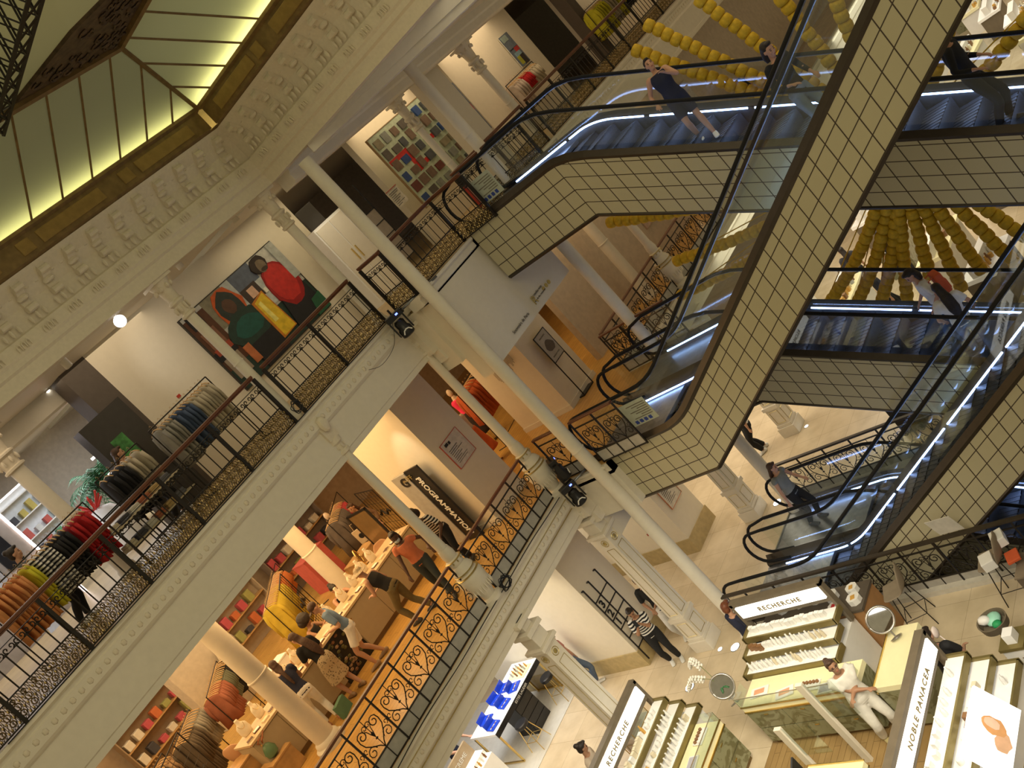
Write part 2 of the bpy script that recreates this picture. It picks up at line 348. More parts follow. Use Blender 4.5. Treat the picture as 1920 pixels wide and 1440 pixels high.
L.new(nz.outputs[0], cr.inputs[0]); L.new(cr.outputs[0], tl.inputs[0]); df.inputs[0].default_value = (.5, .5, .34, 1)
L.new(tl.outputs[0], mx.inputs[1]); L.new(df.outputs[0], mx.inputs[2]); L.new(mx.outputs[0], n['Material Output'].inputs[0])
A0, A1, I0, I1 = (12.0, 14.1, 3.07), (-4, 14.1, 3.07), (10.35, 12.45, 4.0), (-4, 12.45, 4.0)
B1, J1 = (12.0, 2, 3.07), (10.35, 2, 4.0)
struct(MB().add([A0, A1, I1, I0], [(0, 1, 2, 3)]).build('window_1', PM)); struct(MB().add([A0, B1, J1, I0], [(0, 1, 2, 3)]).build('window_2', PM))
ml = MB(); V = Vector
for i in range(1, 24):
    x = 12.0-i*.62
    if x > -3.5:
        t = 1 if x < 10.35 else (12.0-x)/1.65
        ml.tube([V((x, 14.08, 3.06)), V((x, 14.1-1.65*t, 3.06+.93*t))], .022, 4)
    y = 14.1-i*.62
    t = 1 if y < 12.45 else (14.1-y)/1.65
    if y > 2: ml.tube([V((11.98, y, 3.06)), V((12.0-1.65*t, y, 3.06+.93*t))], .022, 4)
ml.tube([V(A0)-V((0, 0, .02)), V(I0)-V((0, 0, .02))], .04, 6); ml.tube([V(I0)-V((0, 0, .03)), V(I1)-V((0, 0, .03))], .06, 6); ml.tube([V(I0)-V((0, 0, .03)), V(J1)-V((0, 0, .03))], .06, 6)
struct(ml.build('trim_skylight_bars', BRONZE))
# white attic behind the panes with its lighting troughs
struct(MB().box((-4, 15.4, 2.7), (13.2, 15.5, 5.4)).box((13.2, 2, 2.7), (13.3, 15.5, 5.4)).box((-4, 12.2, 5.3), (13.3, 15.5, 5.4)).box((10.2, 2, 5.3), (13.3, 12.3, 5.4)).box((-4, 14.3, 2.7), (13.2, 15.4, 2.76)).box((12.2, 2, 2.7), (13.2, 14.3, 2.76)).build('wall_attic', mat('attic_grey', (.12, .11, .09), .8)))
area('trough_light', (4.0, 14.22, 3.28), 15.6, .1, 46, (1, .95, .50), (math.radians(-29), 0, 0))
area('trough_light', (12.12, 8.1, 3.28), .1, 11.8, 58, (1, .95, .50), (0, math.radians(29), 0))
area('attic_light', (4.0, 13.8, 5.2), 15, 1.4, 13, (1, 1, .8)); area('attic_light', (11.8, 7.8, 5.2), 1.4, 11, 26, (1, 1, .72))
# carved spandrel in the corner of the skylight, upper glazing, lattice girders
CARV = mat('carved_spandrel', (.085, .055, .03), .6, .1, .5, 9, bump=.6)
sp = MB().prism([(10.35, 12.45), (8.35, 12.45), (8.9, 11.2), (10.35, 9.6)], 2, 4.0, 4.06)
for i in range(60):
    a = random.random(); b = random.random()
    if a+b > 1: a, b = 1-a, 1-b
    x = 10.35-a*1.9-.05; yy = 12.35-b*2.5
    q = random.uniform(.05, .12)
    sp.tube([(x+q*math.cos(t), yy+q*math.sin(t), 3.985) for t in [j*.7 for j in range(7)]], .016, 4)
struct(sp.build('ceiling_spandrel', CARV))
struct(MB().add([(8.35, 12.45, 4.05), (-4, 12.45, 4.05), (-4, 10.6, 4.9), (7.2, 10.6, 4.9)], [(0, 1, 2, 3)]).add([(8.35, 12.45, 4.05), (8.9, 11.2, 4.05), (10.3, 9.6, 4.05), (7.8, 9.0, 4.9), (7.2, 10.6, 4.9)], [(0, 1, 4), (1, 2, 3, 4)]).build('window_3', PM))
area('attic_light', (4, 11.6, 5.4), 8, 1.6, 8, (1, .95, .6))
gr = MB()
for x0, y0, x1, y1 in ((7.9, 12.4, 6.9, 6), (5.9, 12.4, 5.1, 6)):
    for dz in (0, .5):
        for dx in (0, .22): gr.tube([(x0-dx, y0, 3.75+dz), (x1-dx, y1, 3.75+dz)], .03, 4)
    m = 16
    for i in range(m):
        p = lambda t, dx, dz: (x0+(x1-x0)*t-dx, y0+(y1-y0)*t, 3.75+dz)
        a, b = i/m, (i+1)/m
        gr.bars([(p(a, 0, 0), p(b, 0, .5)), (p(a, 0, .5), p(b, 0, 0)), (p(a, .22, 0), p(b, .22, .5)), (p(a, .22, .5), p(b, .22, 0)), (p(a, 0, 0), p(b, .22, 0)), (p(a, .22, 0), p(b, 0, 0))], .014)
struct(gr.build('trim_girder', IRON))
# ------------------------------------------------------------------ inner walls
w = struct(MB().box((9.3, 18, Z2), (15.2, 18.2, 1.5)).build('wall_painting', PAINT2))
struct(MB().box((8.7, 18, Z2), (9.3, 18.5, 1.5)).build('wall_dark_pier', mat('taupe_panel', (.10, .08, .065), .6)))
struct(MB().box((15.0, 18.2, Z2), (15.2, 22, 1.5)).box((17.5, 17.6, Z2), (20.4, 17.8, 1.5)).box((20.2, 17.8, Z2), (20.4, 20, 1.5)).box((21.6, 17.4, Z2), (25.4, 17.6, 1.5)).build('wall_east', PAINT2))
struct(MB().box((-4, 29, Z2), (46, 29.2, 1.7)).build('wall_far', mat('pale_wall', (.62, .56, .48), .8)))
struct(MB().box((-4, 26.8, Z1), (46, 27, Z2-.25)).build('wall_far_lower', mat('shop_wall', (.46, .36, .25), .8)))
struct(MB().box((46, 0, Z0), (46.3, 30, 2)).build('wall_end', PAINT2))
struct(MB().box((27.2, 17.2, Z2), (40, 17.4, 1.5)).build('wall_garments', PAINT2))
struct(MB().box((12.0, 16.2, Z1), (13.15, 18.5, Z2-.25)).build('wall_block', PAINT2))
struct(MB().box((15.6, 16.15, Z1), (16.85, 17.85, Z2-.25)).build('wall_block_east', PAINT2))
struct(MB().box((17.6, 16.3, Z1), (46, 16.5, Z2-.25)).build('wall_lower_east', mat('taupe_wall', (.55, .47, .38), .8)))
struct(MB().box((12.15, 16.2, Z0), (13.3, 21, Z1-.25)).box((15.5, 16.2, Z0), (16.6, 21, Z1-.25)).build('wall_ground_block', PAINT2))
SK = mat('marble_skirting', (.46, .36, .18), .3, noise=.12)
struct(MB().box((12.12, 16.17, Z0), (13.33, 21, Z0+.42)).box((15.47, 16.17, Z0), (16.63, 21, Z0+.42)).build('baseboard_ground_block', SK))
struct(MB().box((11.97, 16.17, Z1), (13.18, 18.5, Z1+.12)).box((15.57, 16.12, Z1), (16.88, 17.85, Z1+.12)).build('baseboard_lower_block', PAINT))
struct(MB().box((-4, 26, Z0), (46, 26.2, Z1-.3)).build('wall_ground_far', PAINT2))
# ------------------------------------------------------------------ columns
def column(loc, zt, zb, r, label, cap=True, grp='slim iron columns'):
    t = thing('column', label, 'column', (loc[0], loc[1], zb), 0, grp); H = zt-zb
    mb = MB().lathe([(r*1.5, 0), (r*1.5, .06), (r*1.25, .1), (r*1.2, .16), (r, .2), (r*.93, H-(.75 if cap else 0))], n=20)
    mb.lathe([(r*1.06, H*.42), (r*1.06, H*.42+.02), (r, H*.42+.03)], n=20)
    mb.build('shaft', PAINT, t, smooth=True)
    if cap:
        c = MB().lathe([(r, H-.75), (r*1.35, H-.73), (r*1.35, H-.69), (r*1.05, H-.67), (r*1.1, H-.5), (r*1.5, H-.46), (r*1.5, H-.43), (r*1.1, H-.4), (r*1.3, H-.2), (r*2.0, H-.05)], n=20)
        for j in range(8):
            a = j*PI/4; c.ell((r*1.35*math.cos(a), r*1.35*math.sin(a), H-.57), (.03, .03, .07), 6); c.ell((r*1.7*math.cos(a), r*1.7*math.sin(a), H-.16), (.035, .035, .05), 6)
        c.box((-r*2.1, -r*2.1, H-.05), (r*2.1, r*2.1, H))
        c.build('capital', STONE, t, smooth=True)
    return t
column((9.4, 14.7), 1.38, Z2, .095, 'slim cream column on the upper gallery in front of the large figure painting')
column((12.2, 14.75), 1.38, Z2, .10, 'slim cream column at the upper gallery corner left of the tallest column')
column((12.4, 13.5), 1.25, Z0, .135, 'tallest cream column rising past every floor at the left of the escalator landings', False)
column((15.95, 13.5), Z2-.25, Z0, .14, 'tall pale grey column at the right of the lower escalator landing', False)
column((16.05, 13.5), 1.48, Z2, .13, 'pale column behind the notice at the top of the upper escalator', False)
column((6.75, 17.4), 1.5, Z2, .14, 'plain cream column among the clothes rails at far left of the upper gallery')
column((19.35, 14.75), 1.12, Z2, .11, 'cream column with carved capital on the upper gallery beyond the escalators')
column((6.85, 17.35), Z2-.25, Z1, .21, 'thick cream column beside the long jewellery counters', False)
column((10.75, 20.2), Z2-.25, Z1, .2, 'cream column behind the yellow dress rail', False)
column((19.7, 15.7), Z2-.25, Z1, .15, 'pale column beyond the opening of the lower landing', True)
column((16.45, 14.72), 1.12, Z2, .085, 'slim cream column with capital in front of the big framed board', True)
struct(MB().box((17.95, 15.0, Z2), (18.55, 15.5, 1.5)).build('wall_pier', PAINT2))
# urn-footed iron columns of the lower gallery
def urn(loc, label):
    t = thing('urn_column', label, 'column', (loc[0], loc[1], Z1), 0, 'columns on urn bases'); H = 4.58-.95
    MB().lathe([(.10, 1.25), (.085, H)], n=20).build('shaft', PAINT, t, smooth=True)
    b = MB().lathe([(.22, 0), (.22, .06), (.13, .1), (.15, .16), (.25, .42), (.27, .58), (.25, .66), (.2, .7), (.2, .74), (.22, .76), (.19, .84), (.14, .9), (.16, .94), (.16, 1.02), (.12, 1.05), (.13, 1.15), (.11, 1.28)], n=24)
    for j in range(24):
        a = j*PI/12; b.ell((.245*math.cos(a), .245*math.sin(a), .33), (.02, .02, .09), 5)
    b.build('urn_base', PAINT, t, smooth=True)
    gb = MB()
    for z, r in ((.74, .215), (.67, .255), (1.02, .165)): gb.lathe([(r, z-.01), (r+.012, z), (r, z+.01)], n=24)
    for j in range(10):
        a = j*PI/5; gb.ell((.16*math.cos(a), .16*math.sin(a), .98), (.018, .018, .025), 6)
    gb.build('gilt_band', GOLD, t, smooth=True)
    c = MB().lathe([(.085, H), (.13, H+.02), (.13, H+.07), (.10, H+.09), (.10, H+.2), (.14, H+.24), (.14, H+.32), (.1, H+.36)], n=20)
    for j in range(8):
        a = j*PI/4; c.ell((.115*math.cos(a), .115*math.sin(a), H+.15), (.02, .02, .04), 6)
    c.box((-.12, -.12, H+.32), (.12, .12, H+.9)); c.ell((0, -.16, H+.62), (.1, .08, .16), 8); c.build('capital', STONE, t, smooth=True)
    return t
urn((9.5, 14.55), 'cream column on a rounded urn base with tangled cable at its foot, lower gallery')
urn((12.25, 14.55), 'cream column on a rounded urn base at the lower gallery corner beside the stage lamps')
urn((19.4, 14.5), 'cream column on a fluted urn base in the railing beyond the escalators')
# square gilt-lined pillars of the shop floor
def pillar(loc, label, z=Z0, H=3.25):
    t = thing('pillar', label, 'pillar', (loc[0], loc[1], z), 0, 'square pillars of the shop floor'); w = .17
    MB().box((-.24, -.24, 0), (.24, .24, .28)).box((-.21, -.21, .28), (.21, .21, .36)).build('plinth', PAINT, t, bevel=.01)
    MB().box((-w-.02, -w-.02, .36), (w+.02, w+.02, .85)).box((-w-.05, -w-.05, .85), (w+.05, w+.05, .95)).box((-w, -w, .95), (w, w, H)).build('shaft', PAINT, t)
    c = MB().box((-w-.03, -w-.03, H), (w+.03, w+.03, H+.06)).box((-w-.08, -w-.08, H+.06), (w+.08, w+.08, H+.14)).box((-w, -w, H+.14), (w, w, H+.42)).box((-w-.06, -w-.06, H+.42), (w+.06, w+.06, H+.52)).box((-.12, -.12, H+.52), (.12, .12, H+.75)).box((-.22, -.2, H+.75), (.22, .2, 4.55-.74+.1))
    c.build('capital', PAINT, t, bevel=.01)
    gl = MB()
    for s in ((0, -1), (-1, 0)):
        def q(a, h): return (a, -w-.004, h) if s == (0, -1) else (-w-.004, a, h)
        for a0, h0, a1, h1 in ((-.1, 1.02, .1, H-.3), (-.12, .42, .12, .78)):
            P = [q(a0, h0), q(a1, h0), q(a1, h1), q(a0, h1)]
            off = 1 if h0 > 1 else 1.13
            P = [Vector(p) for p in P]
            if off > 1: P = [Vector((p.x*(1 if s == (0, -1) else 1.12), p.y*(1.12 if s == (0, -1) else 1), p.z)) for p in P]
            for i in range(4): gl.tube([P[i], P[(i+1) % 4]], .006, 4)
        c0 = Vector(q(0, H-.13)); gl.tube([c0+Vector((.08*math.cos(k)*(s[0] == 0), .08*math.cos(k)*(s[1] == 0), .08*math.sin(k))) for k in [j*PI/6 for j in range(13)]], .008, 4)
        gl.ell(c0, (.05, .02, .05) if s[0] == 0 else (.02, .05, .05), 8)
    gl.build('gilt_lines', GOLD, t)
    return t
pillar((9.53, 14.55), 'square cream pillar with gilt panels left of the marked wall niche')
pillar((12.4, 14.6), 'square cream pillar with gilt panels right beside the two standing men')
pillar((16.2, 14.75), 'square gilt-lined pillar beyond the pale column at the escalators')
pillar((19.1, 14.6), 'farthest square pillar seen under the middle escalator')
# ------------------------------------------------------------------ balustrades
def spiral(cx, cz, r0, r1, a0, a1, n=12, y=0):
    return [(cx+(r0+(r1-r0)*i/n)*math.cos(a0+(a1-a0)*i/n), y, cz+(r0+(r1-r0)*i/n)*math.sin(a0+(a1-a0)*i/n)) for i in range(n+1)]
def place(t, p0, p1, z):
    d = Vector((p1[0]-p0[0], p1[1]-p0[1])); t.location = (p0[0], p0[1], z); t.rotation_euler = (0, 0, math.atan2(d.y, d.x)); return d.length
def rail_lace(p0, p1, z, label):
    t = thing('balustrade', label, 'balustrade', group='lace-footed iron balustrades of the upper gallery'); L = place(t, p0, p1, z)
    MB().box((0, -.045, 1.0), (L, .045, 1.05)).box((0, -.03, .975), (L, .03, 1.0)).build('handrail', WOODR, t, bevel=.012)
    n = max(1, round(L/.18)); s = L/n
    f = MB(); f.box((0, -.012, .345), (L, .012, .365)).box((0, -.012, .015), (L, .012, .035)).box((0, -.01, .86), (L, .01, .872))
    for i in range(n): f.tube([(i*s+s/2, 0, .36), (i*s+s/2, 0, .78)], .011, 4)
    f.build('bars', IRON, t)
    k = max(1, round(L/1.26)); pb = None
    for i in range(k+1):
        if pb is None: pb = MB().box((-.026, -.026, 0), (.026, .026, .98)).build('post', IRON, t)
        else: pb = pb.copy(); COL.objects.link(pb)
        pb.location = (i*L/k, 0, 0)
    sc = MB()
    for i in range(n):
        c = i*s+s/2
        sc.tube(spiral(c-.045, .80, .042, .012, -PI/2, 1.4*PI, 9), .009, 4, cap=False); sc.tube(spiral(c+.045, .80, .042, .012, -PI/2, -2.4*PI, 9), .009, 4, cap=False)
        sc.ell((c, 0, .755), (.022, .02, .026), 5)
    sc.tube([(0, 0, .752), (L, 0, .752)], .006, 4); sc.build('scroll_band', IRON, t)
    lp = MB()
    nb = int(L/.045)
    bk_ = MB()
    for i in range(nb):
        a_ = i*L/nb; bk_.tube([(a_, .006, .03), (min(L, a_+.09), .006, .19), (a_, .006, .35)], .0055, 3, cap=False); bk_.tube([(a_, .008, .03), (a_, .008, .35)], .004, 3, cap=False)
    bk_.build('lace_mesh', IRON, t)
    for i in range(n):
        x = i*s
        for q in (.012, s*.5, s-.012): lp.tube([(x+q, 0, .03), (x+q, 0, .35)], .004, 4, cap=False)
        for zc, r in ((.11, .04), (.21, .045), (.295, .03)):
            lp.tube(spiral(x+s/2, zc, r, r, 0, 2*PI, 8), .008, 4, cap=False); lp.ell((x+s/2, -.006, zc), (.014, .016, .014), 5)
        for sg in (-1, 1):
            for zc in (.06, .16, .255): lp.ell((x+s/2+sg*.06, -.004, zc), (.018, .012, .03), 5)
    lp.build('lace_panel', IRONG, t); return t
def _heart():
    m = MB(); w = .65; c = w/2
    for sg in (-1, 1):
        m.tube([(c, 0, .28), (c+sg*.05, 0, .36), (c+sg*.14, 0, .44), (c+sg*.22, 0, .54), (c+sg*.24, 0, .64)]+spiral(c+sg*.15, .67, .095, .025, 0 if sg > 0 else PI, (2.6*PI if sg > 0 else -1.6*PI), 14)[1:], .010, 5)
        m.tube([(c, 0, .50), (c+sg*.03, 0, .58), (c+sg*.05, 0, .66)]+spiral(c+sg*.04, .72, .05, .02, -.3 if sg > 0 else PI+.3, (2*PI if sg > 0 else -PI), 10), .008, 4)
        m.tube([(c+sg*.09, 0, .40)]+spiral(c+sg*.2, .38, .10, .025, PI if sg > 0 else 0, (PI-2.6*PI if sg > 0 else 2.6*PI), 12), .009, 4)
        m.tube(spiral(c+sg*.27, .50, .045, .015, -PI/2, -PI/2+sg*1.8*PI, 8), .007, 4)
    m.tube([(c, 0, .27), (c, 0, .86)], .007, 4); m.ell((c, 0, .57), (.022, .02, .04), 6); m.ell((c, 0, .47), (.03, .018, .018), 6)
    return m
def rail_scroll(p0, p1, z, label, wood=True, infill=True):
    t = thing('balustrade', label, 'balustrade', group='heart-scroll iron balustrades'); L = place(t, p0, p1, z)
    MB().box((0, -.045, 1.0), (L, .045, 1.045)).build('handrail', WOODR if wood else DTRIM, t, bevel=.012)
    n = max(1, round(L/.65)); s = L/n; f = MB()
    for h in (.02, .265, .865): f.box((0, -.012, h-.012), (L, .012, h+.012))
    for i in range(2*n+1): f.box((i*s/2-.008, -.01, .02), (i*s/2+.008, .01, .265))
    for i in range(n+1): f.box((i*s-.014, -.014, 0), (i*s+.014, .014, 1.0))
    f.build('frame', IRON, t)
    h = None
    for i in range(n):
        if h is None: h = _heart().build('scroll_panel', IRON, t, smooth='all')
        else: h = h.copy(); COL.objects.link(h)
        h.location = (i*s, 0, 0); h.scale = (s/.65, 1, 1)
    if infill: MB().box((0, .0, .035), (L, .008, .255)).build('infill_plate', mat('infill_plate', (.42, .40, .36), .5, noise=.1), t)
    return t
rail_lace((1.0, YF+.02), (9.25, YF+.02), Z2, 'long dark lace-footed balustrade with mahogany handrail in front of the clothes rails')
rail_lace((9.52, YF+.02), (12.08, YF+.02), Z2, 'short lace-footed balustrade under the large figure painting')
rail_lace((12.4, 14.45), (12.4, 13.75), Z2, 'smallest lace-footed balustrade piece between the slim corner column and the tallest column')
rail_lace((12.5, 13.82), (14.28, 13.82), Z2, 'lace-footed balustrade of the upper landing right of the tallest column')
rail_lace((14.28, 13.82), (14.28, 12.8), Z2, 'lace-footed balustrade return beside the upper escalator entry')
rail_lace((15.98, 12.4), (15.98, 14.5), Z2, 'lace-footed balustrade with panelled top rail behind the glass notice')
rail_lace((16.1, YF+.02), (19.2, YF+.02), Z2, 'lace-footed balustrade between the notice and the carved-capital column')
rail_lace((19.5, YF+.02), (34, YF+.02), Z2, 'lace-footed balustrade in front of the yellow and black garments at the top')
rail_scroll((3.2, YF+.02), (9.3, YF+.02), Z1, 'heart-scroll balustrade in front of the jewellery counters, lower left')
rail_scroll((9.7, YF+.02), (12.05, YF+.02), Z1, 'heart-scroll balustrade between the two urn-based columns')
rail_scroll((12.55, 14.42), (12.55, 13.65), Z1, 'short heart-scroll balustrade piece behind the stage lamps')
rail_scroll((12.55, 13.35), (12.55, 12.2), Z1, 'heart-scroll balustrade with a taped notice beside the lower escalator')
rail_scroll((16.0, 14.5), (16.0, 12.6), Z1, 'heart-scroll balustrade on the far side of the lower escalator landing')
rail_scroll((16.1, YF+.02), (19.2, YF+.02), Z1, 'heart-scroll balustrade between the pale grey column and the fluted urn column')
rail_scroll((19.6, YF+.02), (26, YF+.02), Z1, 'heart-scroll balustrade right of the fluted urn column')
rail_scroll((12.38, 13.5), (12.38, 3.6), Z0, 'heart-scroll balustrade of the escalator well behind the tall beige stool', False)
rail_scroll((16.18, 13.5), (16.18, 5), Z0, 'heart-scroll balustrade on the far side of the escalator well', False)
struct(MB().box((12.26, 3, Z0), (12.5, 13.3, Z0+.1)).box((16.1, 3, Z0), (16.3, 13.3, Z0+.1)).build('trim_well_curb', mat('curb_stone', (.6, .57, .5), .4)))
# ------------------------------------------------------------------ escalators
SL = .589
def esc(xn, xf, zf, down, yk, yks, label, notice=False, y0=13.3):
    sg = -1 if down else 1; b = .45; yk2 = yk-4.58/SL
    def ramp(y, k, b=.4):
        def h(t): return 0 if t < -b else (t if t > b else (t+b)**2/(4*b))
        return sg*SL*(h(k-y)-h(k-y-4.58/SL))
    dk = .02 if not down else .08
    ys = [y0+.36] + [y0-.2*i for i in range(1, 12)] + [y0-2.2-.3*i for i in range(1, 36)]
    ys = sorted([y for y in ys if y > yk2-1.6 and abs(y-yks) > .12]+[yks+.02, yks-.02], reverse=True)
    top = lambda y: zf+dk+ramp(y, yk); bot = lambda y: zf-1.06+ramp(y, yks, .02)
    t = thing('escalator', label, 'escalator', (xn, y0, zf), 0, 'escalators')
    T = Vector((xn, y0, zf))
    def P(x, y, z): return (x-T.x, y-T.y, z-T.z)
    W_ = xf-xn
    for nm, xo in (('side_panel', xn-.1), ('side_panel', xf+.1)):
        v = []; uv = []
        for y in ys:
            for z, vv in ((bot(y), 0), (top(y), top(y)-bot(y))): v.append(P(xo, y, z)); uv.append((y, vv))
        me = bpy.data.meshes.new(nm); fs = [(2*i, 2*i+1, 2*i+3, 2*i+2) for i in range(len(ys)-1)]
        me.from_pydata(v, [], fs); me.materials.append(TILE); u = me.uv_layers.new(name='UVMap')
        for p in me.polygons:
            for li in p.loop_indices: u.data[li].uv = uv[me.loops[li].vertex_index]
        o = bpy.data.objects.new(nm, me); COL.objects.link(o); o.parent = t
        sm = o.modifiers.new('thick', 'SOLIDIFY'); sm.thickness = .04; sm.offset = 0
    for xo in (xn-.1, xf+.1):
        MB().tube([P(xo, y, top(y)+.03) for y in ys], [(.095, .06)]*len(ys), 4, flat=(0, 0, 1)).build('top_trim', DTRIM, t)
        MB().tube([P(xo, y, bot(y)) for y in ys], [(.05, .04)]*len(ys), 4, flat=(0, 0, 1)).build('bottom_trim', DTRIM, t)
    # end face and belly
    mb = MB(); mb.box(P(xn-.08, ys[0]-.02, bot(ys[0])), P(xf+.08, ys[0], top(ys[0])-.04))
    v = [P(x, y, bot(y)+.01) for y in ys for x in (xn-.08, xf+.08)]; mb.add(v, [(2*i, 2*i+1, 2*i+3, 2*i+2) for i in range(len(ys)-1)])
    mb.build('belly', mat('escalator_belly', (.40, .37, .26), .4), t)
    # skirts, deck, floor plate
    mb = MB()
    for xs in (xn-.06, xf-.02):
        v = []
        for y in ys:
            for a, z in ((xs, -.30), (xs, .0), (xs+.08, .0), (xs+.08, -.30)): v.append(P(a, y, top(y)+z))
        fs = []
        for i in range(len(ys)-1):
            for j in range(4): fs.append((4*i+j, 4*i+(j+1) % 4, 4*i+4+(j+1) % 4, 4*i+4+j))
        mb.add(v, fs)
    mb.build('skirt', STEEL, t)
    MB().box(P(xn, yk+.55, zf-.06), P(xf, y0+.36, zf+.012)).build('floor_plate', STEEL, t)
    # steps (copies of one step)
    st = None; i = 0; y = yk+.5
    zl = lambda y: zf+ramp(y, yk)
    while y > yk2-.6:
        z = zl(y-.2)-.07
        if st is None:
            m = MB().box((0, -.4, -.03), (W_-.1, 0, 0)).box((0, -.4, -.34) if down else (0, -.02, -.34), (W_-.1, -.38, 0) if down else (W_-.1, 0, 0))
            for q in range(10): m.box((.04+q*(W_-.18)/10, -.4, 0), (.06+q*(W_-.18)/10, 0, .006))
            st = m.build('step', STEPM, t); o = st
        else: o = st.copy(); COL.objects.link(o)
        o.location = P(xn+.05, y, z); y -= .4
    # glass, handrails, light strips
    for xs, inn in ((xn-.01, 1), (xf+.01, -1)):
        gy = [y for y in ys if y <= y0-.05]; v = []
        for y in gy: v += [P(xs, y, top(y)+.08), P(xs, y, top(y)+.93)]
        e = MB().add(v, [(2*i, 2*i+1, 2*i+3, 2*i+2) for i in range(len(gy)-1)]); e.build('glass_panel', GLASS, t)
        loop = [P(xs, y0+.12+.33*math.sin(a), zf+.56+.40*math.cos(a)) for a in [j*PI/10 for j in range(11)]]
        hp = [P(xs, y, top(y)+.95) for y in gy[::-1]]+loop+[P(xs, y0-.3, zf+.13)]
        MB().tube(hp, .032, 8).build('handrail', RUBBER, t, smooth='all')
        hr = MB(); hr.tube([P(xs, y, top(y)+.915) for y in gy], .014, 4); hr.build('handrail_guide', STEEL, t)
        seg = MB(); k = 0; yy = [y0-.15-.1*j for j in range(int((y0-yk2)/.1)+8)]
        cur = []
        for j, y in enumerate(yy):
            cur.append(P(xs+inn*.055, y, top(y)+(.03 if inn < 0 else -.06)))
            if len(cur) == 16: seg.tube(cur, .017, 6); cur = []
        if len(cur) > 1: seg.tube(cur, .017, 6)
        seg.build('light_strip', LEDM, t)
    if notice:
        MB().box((-.02, -.75, .28), (-.012, -.3, .82)).build('notice', mat('notice_paper', (.62, .66, .58), .6), t)
    return t
esc(12.8, 14.15, Z1, False, 11.45, 11.48, 'escalator rising in front from the lower landing, its tiled side crossing the view')
esc(14.45, 15.8, Z2, True, 10.9, 11.1, 'upper escalator descending from the top landing with the woman in navy shorts on it')
esc(14.45, 15.8, Z1, True, 10.9, 11.1, 'middle escalator descending with the two women carrying an orange backpack')
esc(12.8, 14.15, Z0, False, 11.45, 11.48, 'lowest escalator rising from the shop floor at right')
esc(14.45, 15.8, Z0, True, 10.9, 11.1, 'escalator leading down to the basement behind the well railing')
# ------------------------------------------------------------------ yellow garlands radiating from one hub
YEL = mat('yellow_silk', (.62, .40, .02), .6, noise=.18, scale=14)
bm_ = MB().lathe([(.0, -.098), (.06, -.097), (.11, -.08), (.124, -.035), (.124, .035), (.11, .08), (.06, .097), (0, .098)], n=14)
bead0 = bm_.build('bead', YEL, None, smooth='all'); bead_me = bead0.data; bpy.data.objects.remove(bead0)
HUB = Vector((17.5, 7.68, -5.43))
def garland(u, v, i, where):
    e = GX(u, v, 17.5); d = e-HUB; L = d.length; d.normalize()
    t = thing('bead_garland', where, 'garland', tuple(HUB), 0, 'yellow bead garlands')
    q = d.to_track_quat('Z', 'Y'); n = int((L-.85)/.187)
    for k in range(min(n, 34)):
        o = bpy.data.objects.new('bead', bead_me); COL.objects.link(o); o.parent = t
        s = L-.1-k*.187; sag = -.25*math.sin(PI*s/L)*(1 if abs(d.z) < .8 else 0)
        o.location = d*s+Vector((.02*math.sin(k*1.7), 0, sag)); o.rotation_mode = 'QUATERNION'; o.rotation_quaternion = q
    MB().tube([d*.75, d*L], .012, 5).build('cord', YEL, t)
for i, (u, v, w) in enumerate([(1185, 92, 'yellow bead garland just above the head of the woman in navy shorts'), (1208, 44, 'yellow bead garland starting at the upper balustrade, second of the left-reaching ones'), (1305, -5, 'yellow bead garland third of the left-reaching ones, ending at the top edge'),
        (1420, -60, 'yellow bead garland running off the top edge left of the person in jeans'), (1550, -40, 'yellow bead garland behind the person in jeans'), (1665, -60, 'yellow bead garland hidden mostly by the crossing escalator'),
        (1138, 418, 'yellow bead garland tip peeping under the upper escalator, uppermost of the three lower-left ones'), (1264, 491, 'yellow bead garland ending before the fluted urn column'), (1272, 556, 'yellow bead garland ending at the lower escalator glass'),
        (1540, 588, 'yellow bead garland leftmost of the hanging fan, beside the tiled side'), (1600, 582, 'yellow bead garland second from left of the hanging fan'), (1648, 580, 'yellow bead garland third from left of the hanging fan'), (1702, 578, 'yellow bead garland fourth from left, straightest of the hanging fan'),
        (1745, 522, 'yellow bead garland behind the head of the woman with orange backpack'), (1805, 545, 'yellow bead garland right of the woman with orange backpack'), (1843, 512, 'yellow bead garland third from right of the hanging fan'), (1912, 502, 'yellow bead garland second from right of the hanging fan'), (1960, 470, 'yellow bead garland rightmost of the hanging fan'),
        (1800, -50, 'yellow bead garland along the right edge of the rising tiled escalator'), (1960, -20, 'yellow bead garland reaching the upper right corner'), (1990, 110, 'yellow bead garland behind the upper escalator at the right edge')]):
    garland(u, v, i, w)
# ------------------------------------------------------------------ people
SKIN = {'light': mat('light_skin', (.52, .29, .19), .5, noise=.04), 'tan': mat('tan_skin', (.36, .19, .11), .5, noise=.04), 'dark': mat('dark_skin', (.10, .05, .03), .5, noise=.04)}
EYEW = mat('eye_dark', (.03, .02, .018), .3); LIP = mat('lip', (.30, .08, .07), .5)
def cloth(name, col): return mat('cloth_'+name, col, .85, noise=.14, scale=6, bump=.15)
def ik(a, b, l1, l2, pole):
    d = b-a; L = min(d.length, (l1+l2)*.999); d.normalize(); b = a+d*L
    x = (l1*l1-l2*l2+L*L)/(2*L); h = math.sqrt(max(0, l1*l1-x*x)); p = pole-d*pole.dot(d); p.normalize()
    return a+d*x+p*h, b
def remesh(o, vs):
    m = o.modifiers.new('voxel', 'REMESH'); m.mode = 'VOXEL'; m.voxel_size = vs; m.use_smooth_shade = True
    sm = o.modifiers.new('smooth', 'SMOOTH'); sm.factor = .5; sm.iterations = 2
